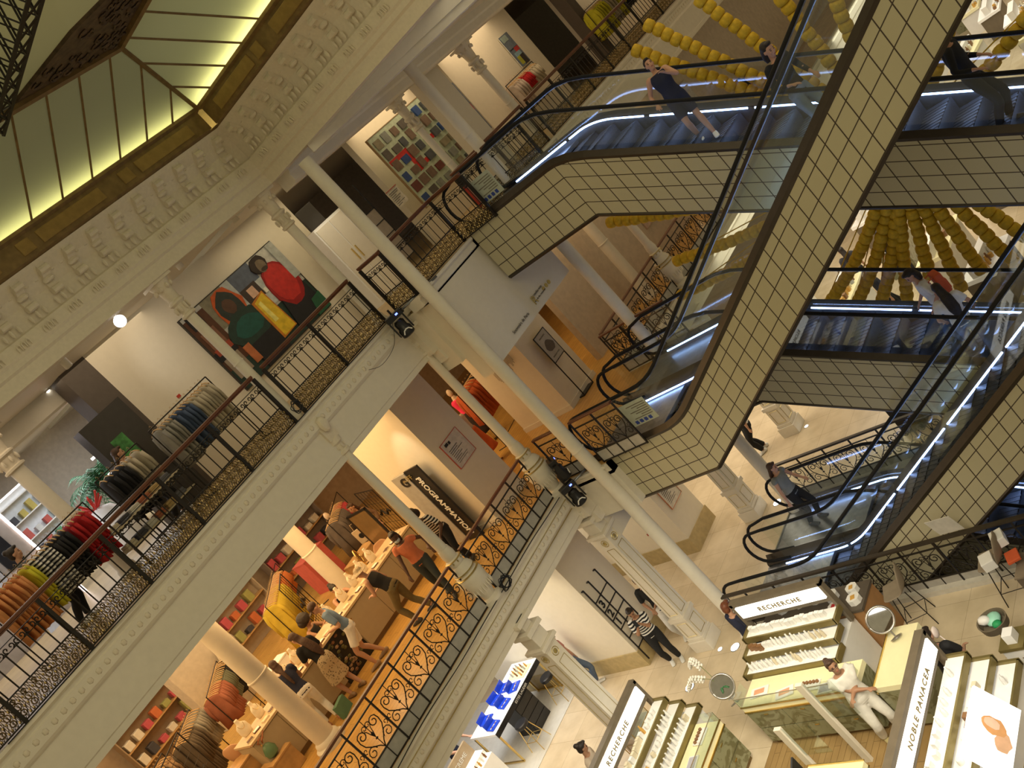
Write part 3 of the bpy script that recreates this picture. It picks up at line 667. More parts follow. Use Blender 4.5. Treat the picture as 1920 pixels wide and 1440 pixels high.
def smoothp(P, R, n=3):
    P = [Vector(p) for p in P]; out = []; rr = []
    for i in range(len(P)-1):
        p0, p1, p2, p3 = P[max(i-1, 0)], P[i], P[i+1], P[min(i+2, len(P)-1)]
        for k in range(n):
            t = k/n; out.append(.5*((2*p1)+(p2-p0)*t+(2*p0-5*p1+4*p2-p3)*t*t+(3*p1-p0-3*p2+p3)*t**3))
            a, b = R[i], R[i+1]; rr.append((a[0]+(b[0]-a[0])*t, a[1]+(b[1]-a[1])*t) if isinstance(a, tuple) else a+(b-a)*t)
    out.append(P[-1]); rr.append(R[-1]); return out, rr
def person(label, loc, face, H=1.7, lean=0, sit=False, feet=((.06, .11), (-.06, -.11)), hands=None, look=(1, 0, -.1), skin='light', top=('white', (.8, .8, .8)), sleeve=.45, bottom=('pants', 'black', (.02, .02, .02)), hair=((.03, .02, .015), 'short'), shoe=(.8, .8, .78), build=1.0, extra=None, group=None, twist=0, hipoff=0):
    """local x forward, y left; face = direction angle in degrees"""
    k = H/1.7; V = Vector; rz = math.radians(face)
    zh = (.53 if sit else .90)*k; hip = V((-.10*math.sin(math.radians(lean))+hipoff, 0, zh))
    la = math.radians(lean); up = V((math.sin(la), 0, math.cos(la)))
    ch = hip+up*.34*k; nk = hip+up*.53*k; sh = hip+up*.48*k
    tw = math.radians(twist); sd = V((-math.sin(tw), math.cos(tw), 0))
    lk = V(look).normalized(); hd = nk+up*.06*k+V((0, 0, .085*k))+V((lk.x, lk.y, 0))*.035
    B = MB(); b = build
    # torso
    B.tube(*smoothp([hip-up*.08*k, hip+up*.05*k, hip+up*.18*k, ch, sh, nk-up*.02], [(.10*b, .15*b), (.105*b, .155*b), (.09*b, .125*b), (.105*b, .155*b), (.075*b, .15*b), (.045, .06)]), n=14, flat=(1, 0, 0))
    B.tube([nk-up*.05, nk+up*.03, hd], [.052, .048, .05], 10)
    # head: skull, jaw, nose, ears
    R = lk.to_track_quat('X', 'Z').to_matrix()
    def hp(x, y, z): return hd+R @ V((x, y, z))*k
    HM = MB()
    def he(c, r): 
        m0 = MB().ell((0, 0, 0), [q*k for q in r], 14); B.add([hp(*c)+R @ V(v) for v in m0.v], m0.f)
    he((0, 0, .03), (.092, .074, .098)); he((.022, 0, -.045), (.062, .055, .065)); he((.088, 0, -.01), (.022, .014, .028)); he((.076, 0, -.055), (.02, .03, .018)); he((.04, 0, -.092), (.035, .03, .022))
    for s in (-1, 1): he((-.005, s*.075, -.005), (.018, .012, .03)); he((.07, s*.035, -.022), (.02, .022, .02))
    # arms
    hands = hands or ((.05, .26, .82), (.05, -.26, .82)); J = []
    for s, hnd in zip((1, -1), hands):
        S_ = sh+sd*s*.175*b*k-up*.01; tgt = V((hnd[0], hnd[1], hnd[2]*k))
        el, wr = ik(S_, tgt, .285*k, .25*k, V((-.6, s*.55, -.6)))
        J.append((S_, el, wr)); B.tube(*smoothp([S_-sd*s*.05, S_, S_.lerp(el, .5), el, el.lerp(wr, .3), wr], [.05*b, .052*b, .044*b, .036*b, .038*b, .024]), n=10)
        d = (wr-el).normalized(); sdv = d.cross(V((0, 0, 1))); sdv = sdv.normalized() if sdv.length > .1 else V((0, 1, 0)); nrm = sdv.cross(d)
        pm = wr+d*.05*k; B.tube([wr-d*.01, wr+d*.03, wr+d*.085*k], [(.018, .026), (.017, .036), (.013, .040)], 8, flat=tuple(nrm))
        for q, ln in enumerate((.068, .08, .075, .058)):
            f0 = wr+d*.075*k+sdv*(-.030+.020*q); B.tube([f0, f0+d*ln*.45-nrm*.006, f0+d*ln*.75-nrm*.022, f0+d*ln*.85-nrm*.04], [.0095, .009, .0085, .007], 6)
        t0 = wr+d*.02; B.tube([t0-sdv*s*.02, t0-sdv*s*.05+d*.03-nrm*.01, t0-sdv*s*.055+d*.065-nrm*.02], [.013, .011, .008], 6)
    # legs
    K = []
    for s, ft in zip((1, -1), feet):
        h0 = hip+V((0, s*.088*k, -.04)); an = V((ft[0], ft[1], (ft[2] if len(ft) > 2 else 0)+.085*k))
        kn, an = ik(h0, an, .425*k, .42*k, V((1, s*.1, 0)))
        K.append((h0, kn, an)); B.tube(*smoothp([h0+V((0, 0, .05)), h0.lerp(kn, .25), kn, kn.lerp(an, .3), an], [.085*b, .082*b, .053*b, .056*b, .036]), n=12)
        B.tube([an+V((-.04, 0, -.03)), an+V((.04, 0, -.045)), an+V((.14, 0, -.062))], [(.045, .035), (.035, .04), (.018, .038)], 8, flat=(0, 0, 1))
    o = B.build('person', SKIN[skin], None, smooth='all'); remesh(o, .013)
    o.location = loc; o.rotation_euler = (0, 0, rz); tag(o, label, 'person', group)
    # garments
    g = .016; M1 = cloth(top[0], top[1])
    if bottom[0] == 'dress': tb = 0
    T = MB().tube(*smoothp([hip-up*(.06 if bottom[0] != 'dress' else .02)*k, hip+up*.06*k, hip+up*.18*k, ch, sh+up*.005, nk-up*.035], [(.125*b, .17*b), (.12*b, .168*b), (.108*b, .145*b), (.122*b, .172*b), (.09*b, .165*b), (.062, .085)]), n=16, flat=(1, 0, 0))
    for (S_, el, wr), s in zip(J, (1, -1)):
        if sleeve > 0:
            P = [S_-sd*s*.06, S_, S_.lerp(el, min(1, sleeve*1.6))]; Rr = [.06*b, .068*b, .06*b]
            if sleeve > .6: P = [S_-sd*s*.06, S_, S_.lerp(el, .6), el, el.lerp(wr, (sleeve-.5)*2*.95)]; Rr = [.06*b, .067*b, .056*b, .05*b, .038*b]
            T.tube(*smoothp(P, Rr), n=10)
    to = T.build('top', M1, o, smooth='all'); remesh(to, .016)
    if bottom[0] in ('skirt', 'dress'):
        zl = (.42 if bottom[0] == 'skirt' else .35)*k
        c0 = (K[0][1]+K[1][1])/2; Bm = MB().tube(*smoothp([hip+up*.1*k, hip, V((hip.x*.6+c0.x*.4, 0, zh-.2*k)), V((hip.x*.4+c0.x*.6, 0, zl))], [(.115*b, .155*b), (.135*b, .185*b), (.16*b, .21*b), (.19*b, .24*b)]), n=20, flat=(1, 0, 0))
    else:
        Bm = MB().tube([hip+up*.07*k, hip, hip-up*.1*k], [(.12*b, .16*b), (.13*b, .178*b), (.11*b, .165*b)], 14, flat=(1, 0, 0))
        for (h0, kn, an) in K:
            if bottom[0] == 'shorts': Bm.tube(*smoothp([h0+V((0, 0, .05)), h0.lerp(kn, .3), h0.lerp(kn, .8)], [.1*b, .1*b, .088*b]), n=12)
            else: Bm.tube(*smoothp([h0+V((0, 0, .05)), h0.lerp(kn, .3), kn, kn.lerp(an, .4), kn.lerp(an, .93)], [.1*b, .096*b, .068*b, .07*b, .056*b]), n=12)
    bo = Bm.build({'pants': 'trousers'}.get(bottom[0], bottom[0]), cloth(bottom[1], bottom[2]), o, smooth='all'); remesh(bo, .016)
    if shoe:
        sm = mat('shoe_%.2f_%.2f' % (shoe[0], shoe[2]), shoe, .5)
        for (h0, kn, an) in K:
            MB().tube(*smoothp([an+V((-.075, 0, -.05)), an+V((-.02, 0, -.03)), an+V((.06, 0, -.045)), an+V((.15, 0, -.06)), an+V((.19, 0, -.066))], [(.03, .03), (.055, .042), (.042, .046), (.026, .046), (.012, .03)]), n=10, flat=(0, 0, 1)).build('shoe', sm, o, smooth='all')
    # hair
    hc, hs = hair; hm = mat('hair_%.2f_%.2f' % (hc[0], hc[1]), hc, .5, noise=.3, scale=30, bump=.4)
    Hr = MB()
    def hh(c, r):
        m0 = MB().ell((0, 0, 0), [q*k for q in r], 14); Hr.add([hp(*c)+R @ V(v) for v in m0.v], m0.f)
    if hs == 'afro': hh((-.03, 0, .06), (.15, .15, .14)); hh((-.06, .06, .0), (.1, .1, .1)); hh((-.06, -.06, .0), (.1, .1, .1))
    elif hs == 'hat': hh((-.015, 0, .055), (.105, .09, .09)); Hr.lathe([(.0, 0), (.19*k, -.01), (.19*k, .0), (.1*k, .03)], c=tuple(hp(0, 0, .035)), n=24)
    elif hs == 'cap': hh((-.015, 0, .055), (.1, .085, .085)); hh((.09, 0, .045), (.08, .06, .012))
    else:
        hh((-.022, 0, .052), (.1, .085, .088)); hh((-.05, 0, -.0), (.065, .078, .085)); hh((.05, 0, .105), (.05, .055, .03))
        if hs in ('long', 'tail', 'bob'):
            L_ = {'long': .42, 'tail': .3, 'bob': .14}[hs]*k; bk = V((-lk.x, -lk.y, 0)).normalized() if hs != 'x' else 0
            p0 = hp(-.06, 0, .03); p1 = p0+bk*.05+V((0, 0, -.12)); p2 = nk+bk*.10+V((0, 0, .0)); p3 = p2-up*L_*.5+bk*.03; p4 = p2-up*L_+bk*.03
            if hs == 'bob': Hr.tube([p0, p1, p1+V((0, 0, -.08))], [(.07, .09), (.07, .095), (.05, .08)], 10, flat=tuple(bk))
            else: Hr.tube(*smoothp([p0, p1, p2, p3, p4], [(.05, .07), (.05, .08), (.045, .095 if hs == 'long' else .04), (.04, .1 if hs == 'long' else .035), (.015, .04 if hs == 'long' else .015)]), n=12, flat=tuple(bk))
        if hs == 'bun': hh((-.1, 0, .1), (.05, .05, .05))
    ho = Hr.build('hat' if hs in ('hat', 'cap') else 'hair', hm, o, smooth='all'); remesh(ho, .012)
    for s in (-1, 1):
        MB().ell(hp(.083, s*.032, .004), (.010, .013, .008), 8).build('eye', EYEW, o, smooth='all'); MB().tube([hp(.086, s*.018, .026), hp(.087, s*.034, .03), hp(.078, s*.05, .024)], .004, 5).build('eyebrow', hm, o)
    if not (extra and 'mask' in extra): MB().ell(hp(.088, 0, -.055), (.010, .022, .007), 8).build('mouth', LIP, o, smooth='all')
    ctx = dict(o=o, hp=hp, J=J, hip=hip, up=up, sh=sh, ch=ch, nk=nk, K=K, V=V, k=k, R=R)
    if extra and 'mask' in extra:
        m0 = MB().ell((0, 0, 0), (.06*k, .062*k, .05*k), 12); MB().add([hp(.05, 0, -.05)+R @ V(v) for v in m0.v], m0.f).build('face_mask', mat('mask', (.5, .58, .6), .8), o, smooth='all')
    if extra and 'glasses' in extra:
        q = MB()
        for s in (-1, 1): q.tube([hp(.1, s*.034+.026*math.cos(a), .004+.02*math.sin(a)) for a in [j*PI/5 for j in range(11)]], .003, 4); q.tube([hp(.098, s*.06, .008), hp(.0, s*.08, .01)], .003, 4)
        q.tube([hp(.102, -.01, .008), hp(.102, .01, .008)], .003, 4); q.build('glasses', BLACK, o)
    if extra and 'sunglasses' in extra:
        q = MB()
        for s in (-1, 1): m0 = MB().ell((0, 0, 0), (.012, .03, .022), 8); q.add([hp(.06, s*.034, .13)+R @ V(v) for v in m0.v], m0.f); q.tube([hp(.055, s*.06, .13), hp(-.03, s*.095, .06)], .004, 4)
        q.build('sunglasses', mat('amber_lens', (.3, .12, .03), .15), o)
    return ctx
NAVY = ('navy', (.018, .022, .05)); BLK = ('black', (.012, .012, .013)); WHT = ('white', (.72, .70, .66))
DK = (.02, .013, .01); BR = (.06, .03, .018)
def P_(u, v, z): a = GZ(u, v, z); return (a.x, a.y, z)
# --- on the escalators
zr = lambda y, zf: zf+.0-SL*(10.9-y)-.07
y = 8.95; c = person('woman in navy shorts and camisole standing on the upper escalator looking up', (15.1, y, zr(y-.2, Z2)+.12), -150, 1.62, lean=-4, feet=((.1, .12, -.1), (-.1, -.1, .02)), hands=((.3, .12, 1.35), (.12, -.30, 1.0)), look=(.9, .2, .35), top=NAVY, sleeve=0, bottom=('shorts', *NAVY), hair=(DK, 'bun'), shoe=(.85, .85, .83))
y = 7.2; c = person('person in black top and pale jeans on the upper escalator at the top edge', (14.95, y, zr(y-.2, Z2)), -120, 1.86, hands=((.15, .28, .95), (.25, -.2, 1.05)), look=(1, 0, -.2), top=BLK, sleeve=.9, bottom=('pants', 'pale_denim', (.22, .27, .36)), hair=(DK, 'bob'), shoe=(.05, .05, .05))
y = 5.15; c = person('dark-clothed person low on the upper escalator beside the tiled edge', (15.0, y, zr(y-.2, Z2)), -90, 1.78, hands=((.2, .25, 1.0), (.2, -.25, 1.0)), top=BLK, sleeve=.9, bottom=('pants', *BLK), hair=(DK, 'long'), shoe=(.03, .03, .03))
y = 7.75; z_ = zr(y-.2, Z1)
c = person('woman in white blouse carrying an orange backpack on the middle escalator', (15.3, y, z_), 125, 1.66, lean=6, hands=((.15, .22, .95), (.2, -.3, .95)), look=(1, .1, -.45), top=WHT, sleeve=.5, bottom=('pants', 'denim', (.10, .14, .22)), hair=(DK, 'bob'), shoe=(.7, .7, .7))
c2 = person('woman with very long dark hair and white top on the middle escalator', (14.85, y-.35, zr(y-.6, Z1)), 20, 1.6, lean=8, hands=((.2, .25, .95), (.2, -.25, .95)), look=(1, .3, -.3), top=WHT, sleeve=.4, bottom=('pants', 'denim', (.10, .14, .22)), hair=(DK, 'long'), shoe=(.7, .7, .7))
ORG = mat('orange_canvas', (.62, .11, .035), .7, bump=.2)
t = thing('backpack', 'orange backpack on the back of the woman in the white blouse', 'backpack', (15.3+.10, y-.19, z_+1.14), math.radians(125))
MB().cb((0, 0, 0), (.14, .30, .40)).build('bag_body', ORG, t, bevel=.03); MB().cb((-.07, 0, -.06), (.04, .24, .2)).build('front_pocket', ORG, t, bevel=.015); MB().cb((-.093, 0, -.04), (.006, .08, .06)).build('badge', BLACK, t)
sb = MB()
for s in (-.1, .1): sb.tube([(.07, s, .18), (.16, s, .16), (.2, s, 0), (.08, s, -.16)], [(.006, .02)]*4, 6)
sb.build('strap', ORG, t)
c = person('woman with long brown hair in grey top at the foot of the lowest escalators', (15.25, 12.75, Z0), -100, 1.68, hands=((.25, .25, 1.0), (.05, -.32, .75)), look=(1, .3, -.1), top=('grey', (.20, .21, .20)), sleeve=.15, bottom=('pants', *BLK), hair=(BR, 'long'), shoe=(.05, .05, .05))
# --- shop floor
c = person('woman in white uniform with crossed arms standing between the lit cosmetics counters', (9.55, 9.62, Z0), -128, 1.68, hands=((.24, -.13, 1.12), (.26, .12, 1.08)), look=(1, 0, .25), skin='tan', top=('cream_uniform', (.74, .72, .66)), sleeve=.42, bottom=('pants', 'cream_uniform', (.74, .72, .66)), hair=(BR, 'bun'), shoe=(.45, .38, .18), extra=('glasses',), build=1.1, feet=((.03, .14), (-.02, -.14)))
c = person('man in black polo shirt and white trousers standing right of the boy in stripes', (12.72, 15.25, Z0), -150, 1.86, hands=((.2, -.08, 1.0), (.22, -.14, 1.0)), look=(1, .3, .0), skin='tan', top=BLK, sleeve=.5, bottom=('pants', *WHT), hair=(BR, 'cap'), shoe=(.7, .68, .6))
c = person('boy in black and white striped tee holding a phone to his face', (12.1, 15.35, Z0), -140, 1.62, lean=5, hands=((.26, .02, 1.36), (.28, -.05, 1.34)), look=(1, 0, -.35), skin='tan', top=('striped', (.6, .6, .58)), sleeve=.5, bottom=('pants', *BLK), hair=(DK, 'short'), shoe=(.7, .7, .66))
o = c['o']; m = MATS['cloth_striped'].copy(); m.name = 'striped_jersey'; n = m.node_tree.nodes; L = m.node_tree.links
wv = n.new('ShaderNodeTexWave'); wv.bands_direction = 'Z'; wv.inputs['Scale'].default_value = 5.2; tc = n.new('ShaderNodeTexCoord'); L.new(tc.outputs['Object'], wv.inputs['Vector'])
cr = n.new('ShaderNodeValToRGB'); cr.color_ramp.interpolation = 'CONSTANT'; cr.color_ramp.elements[0].color = (.012, .012, .015, 1); cr.color_ramp.elements[1].color = (.72, .71, .68, 1); cr.color_ramp.elements[1].position = .5
L.new(wv.outputs[0], cr.inputs[0]); L.new(cr.outputs[0], n['Principled BSDF'].inputs['Base Color'])
[q for q in o.children if q.name.startswith('top')][0].data.materials[0] = m; STRIPE = m
t = MB().cb((0, 0, 0), (.012, .075, .15), rot=(0, -.3, 0)).build('phone', BLACK, None); t.location = tuple(Vector((12.1, 15.35, Z0))+Euler((0, 0, math.radians(-140))).to_matrix() @ Vector((.36, -.02, 1.40))); t.rotation_euler = (0, 0, math.radians(-140)); tag(t, 'dark phone held up by the boy in the striped tee', 'phone')
c = person('person mostly hidden behind the left gilt-lined pillar carrying an orange shopping bag', tuple(GZ(1120, 1290, Z0)), -60, 1.68, top=('rose', (.45, .2, .18)), sleeve=.4, bottom=('pants', 'denim', (.10, .14, .22)), hair=(DK, 'bob'))
t = thing('shopping_bag', 'orange shopping bag beside the left gilt-lined pillar', 'bag', tuple(GZ(1077, 1220, Z0+.62)), .5)
MB().cb((0, 0, 0), (.34, .14, .40)).build('bag_body', ORG, t, bevel=.01); MB().tube([(-.08, 0, .19), (-.06, 0, .32), (.06, 0, .32), (.08, 0, .19)], .006, 5).build('handle', BLACK, t); MB().cb((0, -.072, .02), (.14, .003, .12)).build('badge', BLACK, t)
a = GZ(1084, 1400, Z0+1.58)
c = person('woman in cream top and red skirt at the bottom edge near the display', (a.x, a.y, Z0), -60, 1.62, hands=((.12, .28, 1.0), (.15, -.3, .95)), look=(.8, .4, -.3), skin='tan', top=('oatmeal', (.52, .43, .34)), sleeve=.5, bottom=('skirt', 'red', (.48, .05, .03)), hair=(DK, 'bun'))
a = GZ(1362, 1142, Z0+1.6)
c = person('man with reddish hair and navy tee beside the lit cosmetics sign near the railing', (a.x, a.y, Z0), -20, 1.72, top=NAVY, sleeve=.5, bottom=('pants', *BLK), hair=((.16, .05, .02), 'short'), look=(1, .4, -.3))
a = GZ(1733, 1192, Z0+1.6)
c = person('dark-haired person in black behind the tall vertical lit sign', (a.x, a.y, Z0), 10, 1.66, top=BLK, sleeve=.5, bottom=('pants', *BLK), hair=(DK, 'bun'), look=(1, -.3, -.2), hands=((.3, .2, 1.0), (.3, -.2, 1.0)))
c = person('lady in white top and black wide trousers walking beyond the tiled escalator', tuple(GZ(1437, 842, Z0)), 140, 1.66, top=WHT, sleeve=.5, bottom=('pants', *BLK), hair=(DK, 'long'), feet=((.08, .08), (-.06, -.08)), build=1.15)
c = person('seller in dark uniform behind the blue display table, hand on the table end', (9.75, 20.4, Z0), -70, 1.7, lean=12, hands=((.42, .2, .98), (.35, -.2, .98)), top=NAVY, sleeve=.6, bottom=('pants', *NAVY), hair=(DK, 'bun'))
a = P_(1600, 500, Z0)
for (u, v, lb, tp, hh, fc) in [(1602, 500, 'woman with orange satchel seen between the garlands far below', ('dusk', (.04, .04, .05)), 'long', 40), (1655, 545, 'dark-dressed person bending over far displays behind the fan of garlands', BLK, 'bob', -60), (1672, 470, 'tall dark-dressed person standing among far displays behind the fan of garlands', BLK, 'long', 20)]:
    a = GZ(u, v, Z0+1.0); person(lb, (a.x, a.y, Z0), fc, 1.68, top=tp, sleeve=.6, bottom=('pants', *BLK), hair=(DK, hh))
a = GZ(1585, 505, Z0+1.15)
t = thing('satchel', 'orange satchel carried by the woman far below the garlands', 'bag', (a.x-.25, a.y, Z0+1.0), .3)
MB().cb((0, 0, 0), (.14, .36, .34)).build('bag_body', ORG, t, bevel=.02); MB().tube([(0, -.1, .16), (0, -.06, .3), (0, .06, .3), (0, .1, .16)], .01, 5).build('handle', BLACK, t)
a = GY(1398, 158, 15.6)
person('person in black behind the garlands on the lower gallery far right', (a.x, 15.6, Z1), -90, 1.7, top=BLK, sleeve=.5, bottom=('pants', *NAVY), hair=(DK, 'bun'))
# --- lower gallery
c = person('woman with long brown hair, black top and patterned skirt leaning over the jewellery counter', (8.05, 17.72, Z1), 95, 1.68, lean=16, hands=((.36, .1, 1.05), (.34, -.12, 1.05)), look=(1, .1, -.6), top=BLK, sleeve=.5, bottom=('skirt', 'patterned', (.25, .2, .13)), hair=(BR, 'long'), shoe=(.3, .2, .12), feet=((.0, .12), (-.12, -.12)))
m = MATS['cloth_patterned']; n = m.node_tree.nodes; L = m.node_tree.links; vo = n.new('ShaderNodeTexVoronoi'); vo.inputs['Scale'].default_value = 26; cr = n.new('ShaderNodeValToRGB'); cr.color_ramp.elements[0].color = (.05, .035, .02, 1); cr.color_ramp.elements[1].color = (.50, .40, .26, 1); cr.color_ramp.elements[0].position = .15; cr.color_ramp.elements[1].position = .4
tc = n.new('ShaderNodeTexCoord'); L.new(tc.outputs['Object'], vo.inputs['Vector']); L.new(vo.outputs[0], cr.inputs[0]); L.new(cr.outputs[0], n['Principled BSDF'].inputs['Base Color'])
c = person('man in blue shirt and white shorts beside the woman in patterned skirt', (8.75, 17.55, Z1), 150, 1.80, lean=14, hands=((.28, .15, 1.1), (.0, -.28, .85)), look=(1, .2, -.6), top=('blue_shirt', (.16, .24, .36)), sleeve=.5, bottom=('shorts', *WHT), hair=(BR, 'cap'), shoe=(.3, .2, .12), feet=((.1, .1), (-.16, -.1)))
c = person('person in straw hat and black tank bending over the counter, khaki trousers', (9.65, 16.95, Z1), 110, 1.66, lean=30, hands=((.42, .08, 1.0), (.3, -.1, 1.0)), look=(1, 0, -.5), skin='light', top=BLK, sleeve=0, bottom=('pants', 'khaki', (.16, .12, .05)), hair=((.38, .30, .19), 'hat'), shoe=(.05, .05, .05), feet=((.0, .12), (-.3, -.12)))
c = person('person with face mask, coral sleeveless shirt and braids walking right of the straw hat', (10.15, 16.35, Z1), -140, 1.72, lean=10, hands=((.02, .34, .95), (.3, -.28, .85)), look=(1, .2, -.2), skin='dark', top=('coral', (.62, .20, .10)), sleeve=.25, bottom=('pants', 'dark_print', (.04, .05, .05)), hair=(DK, 'bob'), shoe=(.05, .05, .05), feet=((.28, .1), (-.26, -.1)), extra=('mask',))
c = person('person with afro and striped white-black top leaning by the black programme panel', (11.0, 16.45, Z1), -165, 1.68, lean=30, hands=((.34, .2, .9), (.3, -.2, .9)), look=(1, 0, -.6), skin='dark', top=('striped2', (.6, .6, .58)), sleeve=.5, bottom=('pants', *BLK), hair=(DK, 'afro'), shoe=(.05, .05, .05), feet=((.0, .12), (-.2, -.12)), extra=('mask',))
[q for q in c['o'].children if q.name.startswith('top')][0].data.materials[0] = STRIPE
c = person('seated woman with big dark curls and black sleeveless top behind the counter', (9.05, 19.35, Z1), -60, 1.7, sit=True, lean=6, feet=((.42, .12), (.4, -.12)), hands=((.4, .1, .95), (.4, -.1, .95)), look=(1, 0, -.3), skin='tan', top=BLK, sleeve=0, bottom=('pants', *BLK), hair=(DK, 'afro'))
c = person('seated woman with dark bun and black strapless top reading behind the counter', (10.0, 19.3, Z1), -100, 1.62, sit=True, lean=10, feet=((.42, .12), (.4, -.12)), hands=((.34, .1, 1.0), (.34, -.1, 1.0)), look=(1, 0, -.5), skin='light', top=BLK, sleeve=0, bottom=('pants', *BLK), hair=(DK, 'bun'))
c = person('person in white trousers and dark top behind the thick column, sunglasses on head', (7.35, 17.75, Z1), 70, 1.66, lean=16, hands=((.42, .1, 1.0), (.4, -.1, 1.0)), look=(1, 0, -.6), skin='tan', top=NAVY, sleeve=.3, bottom=('pants', *WHT), hair=(BR, 'tail'), shoe=(.4, .2, .12), extra=('sunglasses',))
a = GZ(700, 985, Z1+.9)
c = person('shopper in long dark skirt with a tote bag walking behind the pale chairs', (a.x, a.y, Z1), -160, 1.7, lean=8, hands=((.1, .3, .9), (.2, -.3, .9)), skin='tan', top=('brown_knit', (.16, .09, .05)), sleeve=.9, bottom=('dress', *BLK), hair=(BR, 'long'))
t = thing('tote_bag', 'pale tote bag with dark print carried by the shopper in the long skirt', 'bag', (a.x-.32, a.y+.12, Z1+.95), .4)
MB().cb((0, 0, 0), (.05, .36, .38)).build('bag_body', mat('canvas', (.5, .4, .27), .8), t, bevel=.015); MB().tube([(0, -.09, .18), (0, -.06, .36), (0, .06, .36), (0, .09, .18)], .01, 5).build('handle', mat('canvas', (.5, .4, .27), .8), t); MB().ell((-.03, 0, 0), (.006, .08, .07), 10).build('printed_motif', BLACK, t)
# --- upper gallery
a = GY(228, 862, 17.6)
c = person('woman in green jacket with ponytail behind the upper balustrade among the rails', (a.x, 17.6, Z2), -40, 1.68, top=('olive', (.09, .11, .08)), sleeve=.95, bottom=('pants', *BLK), hair=(BR, 'tail'), look=(1, .3, -.2))
a = GY(28, 1045, 17.2)
c = person('dark-haired woman in shiny jacket at the left edge behind the orange garments', (a.x, 17.2, Z2), -30, 1.68, top=('sequin', (.10, .11, .12)), sleeve=.95, bottom=('pants', *BLK), hair=(DK, 'bun'))
# ------------------------------------------------------------------ flat works: paintings, posters, boards
def flat(name, label, cat, loc, rz, w, h, shapes, frame=(.03, .03, .03), back=(.7, .7, .65), depth=.04, grp=None, fw=.02):
    """local x to the right, z up from the lower edge, facing -y; shapes = (colour, [(u, v)...]) with u, v in 0..1"""
    t = thing(name, label, cat, loc, rz, grp); cols = []; m = MB()
    def ci(c):
        if c not in cols: cols.append(c)
        return cols.index(c)
    m.box((0, 0, 0), (w, depth, h), ci(back))
    for i, (c, P) in enumerate(shapes): m.prism([(u*w, v*h) for u, v in P], 1, -.0015*(i+1), 0, ci(c))
    m.build({'painting': 'canvas', 'sign': 'sign_face'}.get(name, 'board_face'), [mat('paint_%02d_%02d_%02d' % tuple(int(q*99) for q in c), c, .55, noise=.16, scale=9) for c in cols], t)
    if frame:
        f = MB(); d = depth+.01
        f.box((-fw, -.012, -fw), (0, d, h+fw)).box((w, -.012, -fw), (w+fw, d, h+fw)).box((0, -.012, -fw), (w, d, 0)).box((0, -.012, h), (w, d, h+fw)); f.build('frame', mat('frame_%02d_%02d' % (int(frame[0]*99), int(frame[1]*99)), frame, .4), t)
    return t
def blob(cx, cy, rx, ry, n=12, j=.12, seed=1):
    r = random.Random(seed); return [(cx+rx*(1+r.uniform(-j, j))*math.cos(2*PI*i/n), cy+ry*(1+r.uniform(-j, j))*math.sin(2*PI*i/n)) for i in range(n)]
def R_(x0, y0, x1, y1, s=0): return [(x0, y0), (x1, y0+s), (x1, y1+s), (x0, y1)]
K_ = (.015, .015, .018)
sh = [((.50, .50, .47), R_(0, 0, 1, 1)), ((.02, .045, .035), R_(.0, 0, 1, .42)), ((.10, .04, .02), R_(.0, .25, .2, .95)), ((.24, .22, .15), R_(.2, .62, .45, 1)), ((.46, .50, .50), R_(.42, .55, .72, 1)), ((.10, .12, .17), R_(.5, .78, .72, 1)), ((.55, .60, .60), R_(.45, .45, .7, .62)), ((.05, .035, .03), R_(.50, .60, .66, .8)), ((.66, .42, .30), R_(.55, .65, .62, .77)),
      (K_, R_(.03, .80, .14, .98)), ((.22, .10, .06), R_(.03, .52, .16, .74)), ((.30, .24, .18), R_(.02, .12, .16, .38)), (K_, R_(0, .38, .18, .5)), ((.34, .06, .03), R_(.02, .44, .17, .52)),
      ((.55, .10, .02), blob(.365, .76, .12, .24, 12, .1, 2)), ((.03, .04, .035), blob(.365, .75, .10, .21, 12, .1, 3)), ((.10, .05, .03), blob(.36, .77, .055, .09, 10, .1, 4)), ((.02, .05, .04), blob(.36, .45, .19, .22, 14, .12, 5)), ((.015, .09, .075), blob(.37, .47, .13, .12, 12, .15, 6)), (K_, R_(.25, .0, .5, .3)), ((.50, .16, .06), R_(.2, .12, .26, .35)),
      ((.55, .20, .02), [(.50, .10), (.66, .12), (.64, .66), (.50, .62)]), ((.72, .50, .03), [(.52, .12), (.65, .13), (.63, .64), (.52, .60)]), ((.80, .72, .20), [(.54, .3), (.58, .3), (.57, .58), (.54, .57)]), ((.75, .72, .62), R_(.66, .6, .69, .66)), ((.75, .72, .62), R_(.7, .52, .73, .57)),
      ((.015, .02, .02), [(.66, .05), (.98, .05), (.96, .5), (.72, .5)]), ((.30, .012, .012), blob(.83, .56, .145, .29, 16, .07, 8)), ((.48, .025, .02), blob(.83, .58, .12, .25, 16, .1, 9)), ((.025, .015, .012), blob(.78, .89, .075, .11, 12, .1, 10)), ((.16, .12, .08), blob(.79, .86, .045, .08, 12, .1, 11)), ((.05, .03, .02), blob(.795, .815, .035, .025, 8, .1, 12)), ((.38, .40, .38), R_(.93, .5, 1, 1)), ((.02, .10, .05), [(.86, .0), (1, 0), (1, .22), (.9, .2)])]
flat('painting', 'large painting of two figures, one in red, one in a dark green hood', 'painting', (11.2, 17.95, -1.0), 0, 2.94, 1.83, sh, frame=(.03, .025, .02))
sh = [((.50, .03, .025), R_(.02, .60, .30, .66)), ((.50, .03, .025), R_(.26, .34, .32, .66)), ((.50, .03, .025), R_(.60, .52, .8, .58)), ((.50, .03, .025), R_(.3, .36, .5, .42))]
rr = random.Random(5)
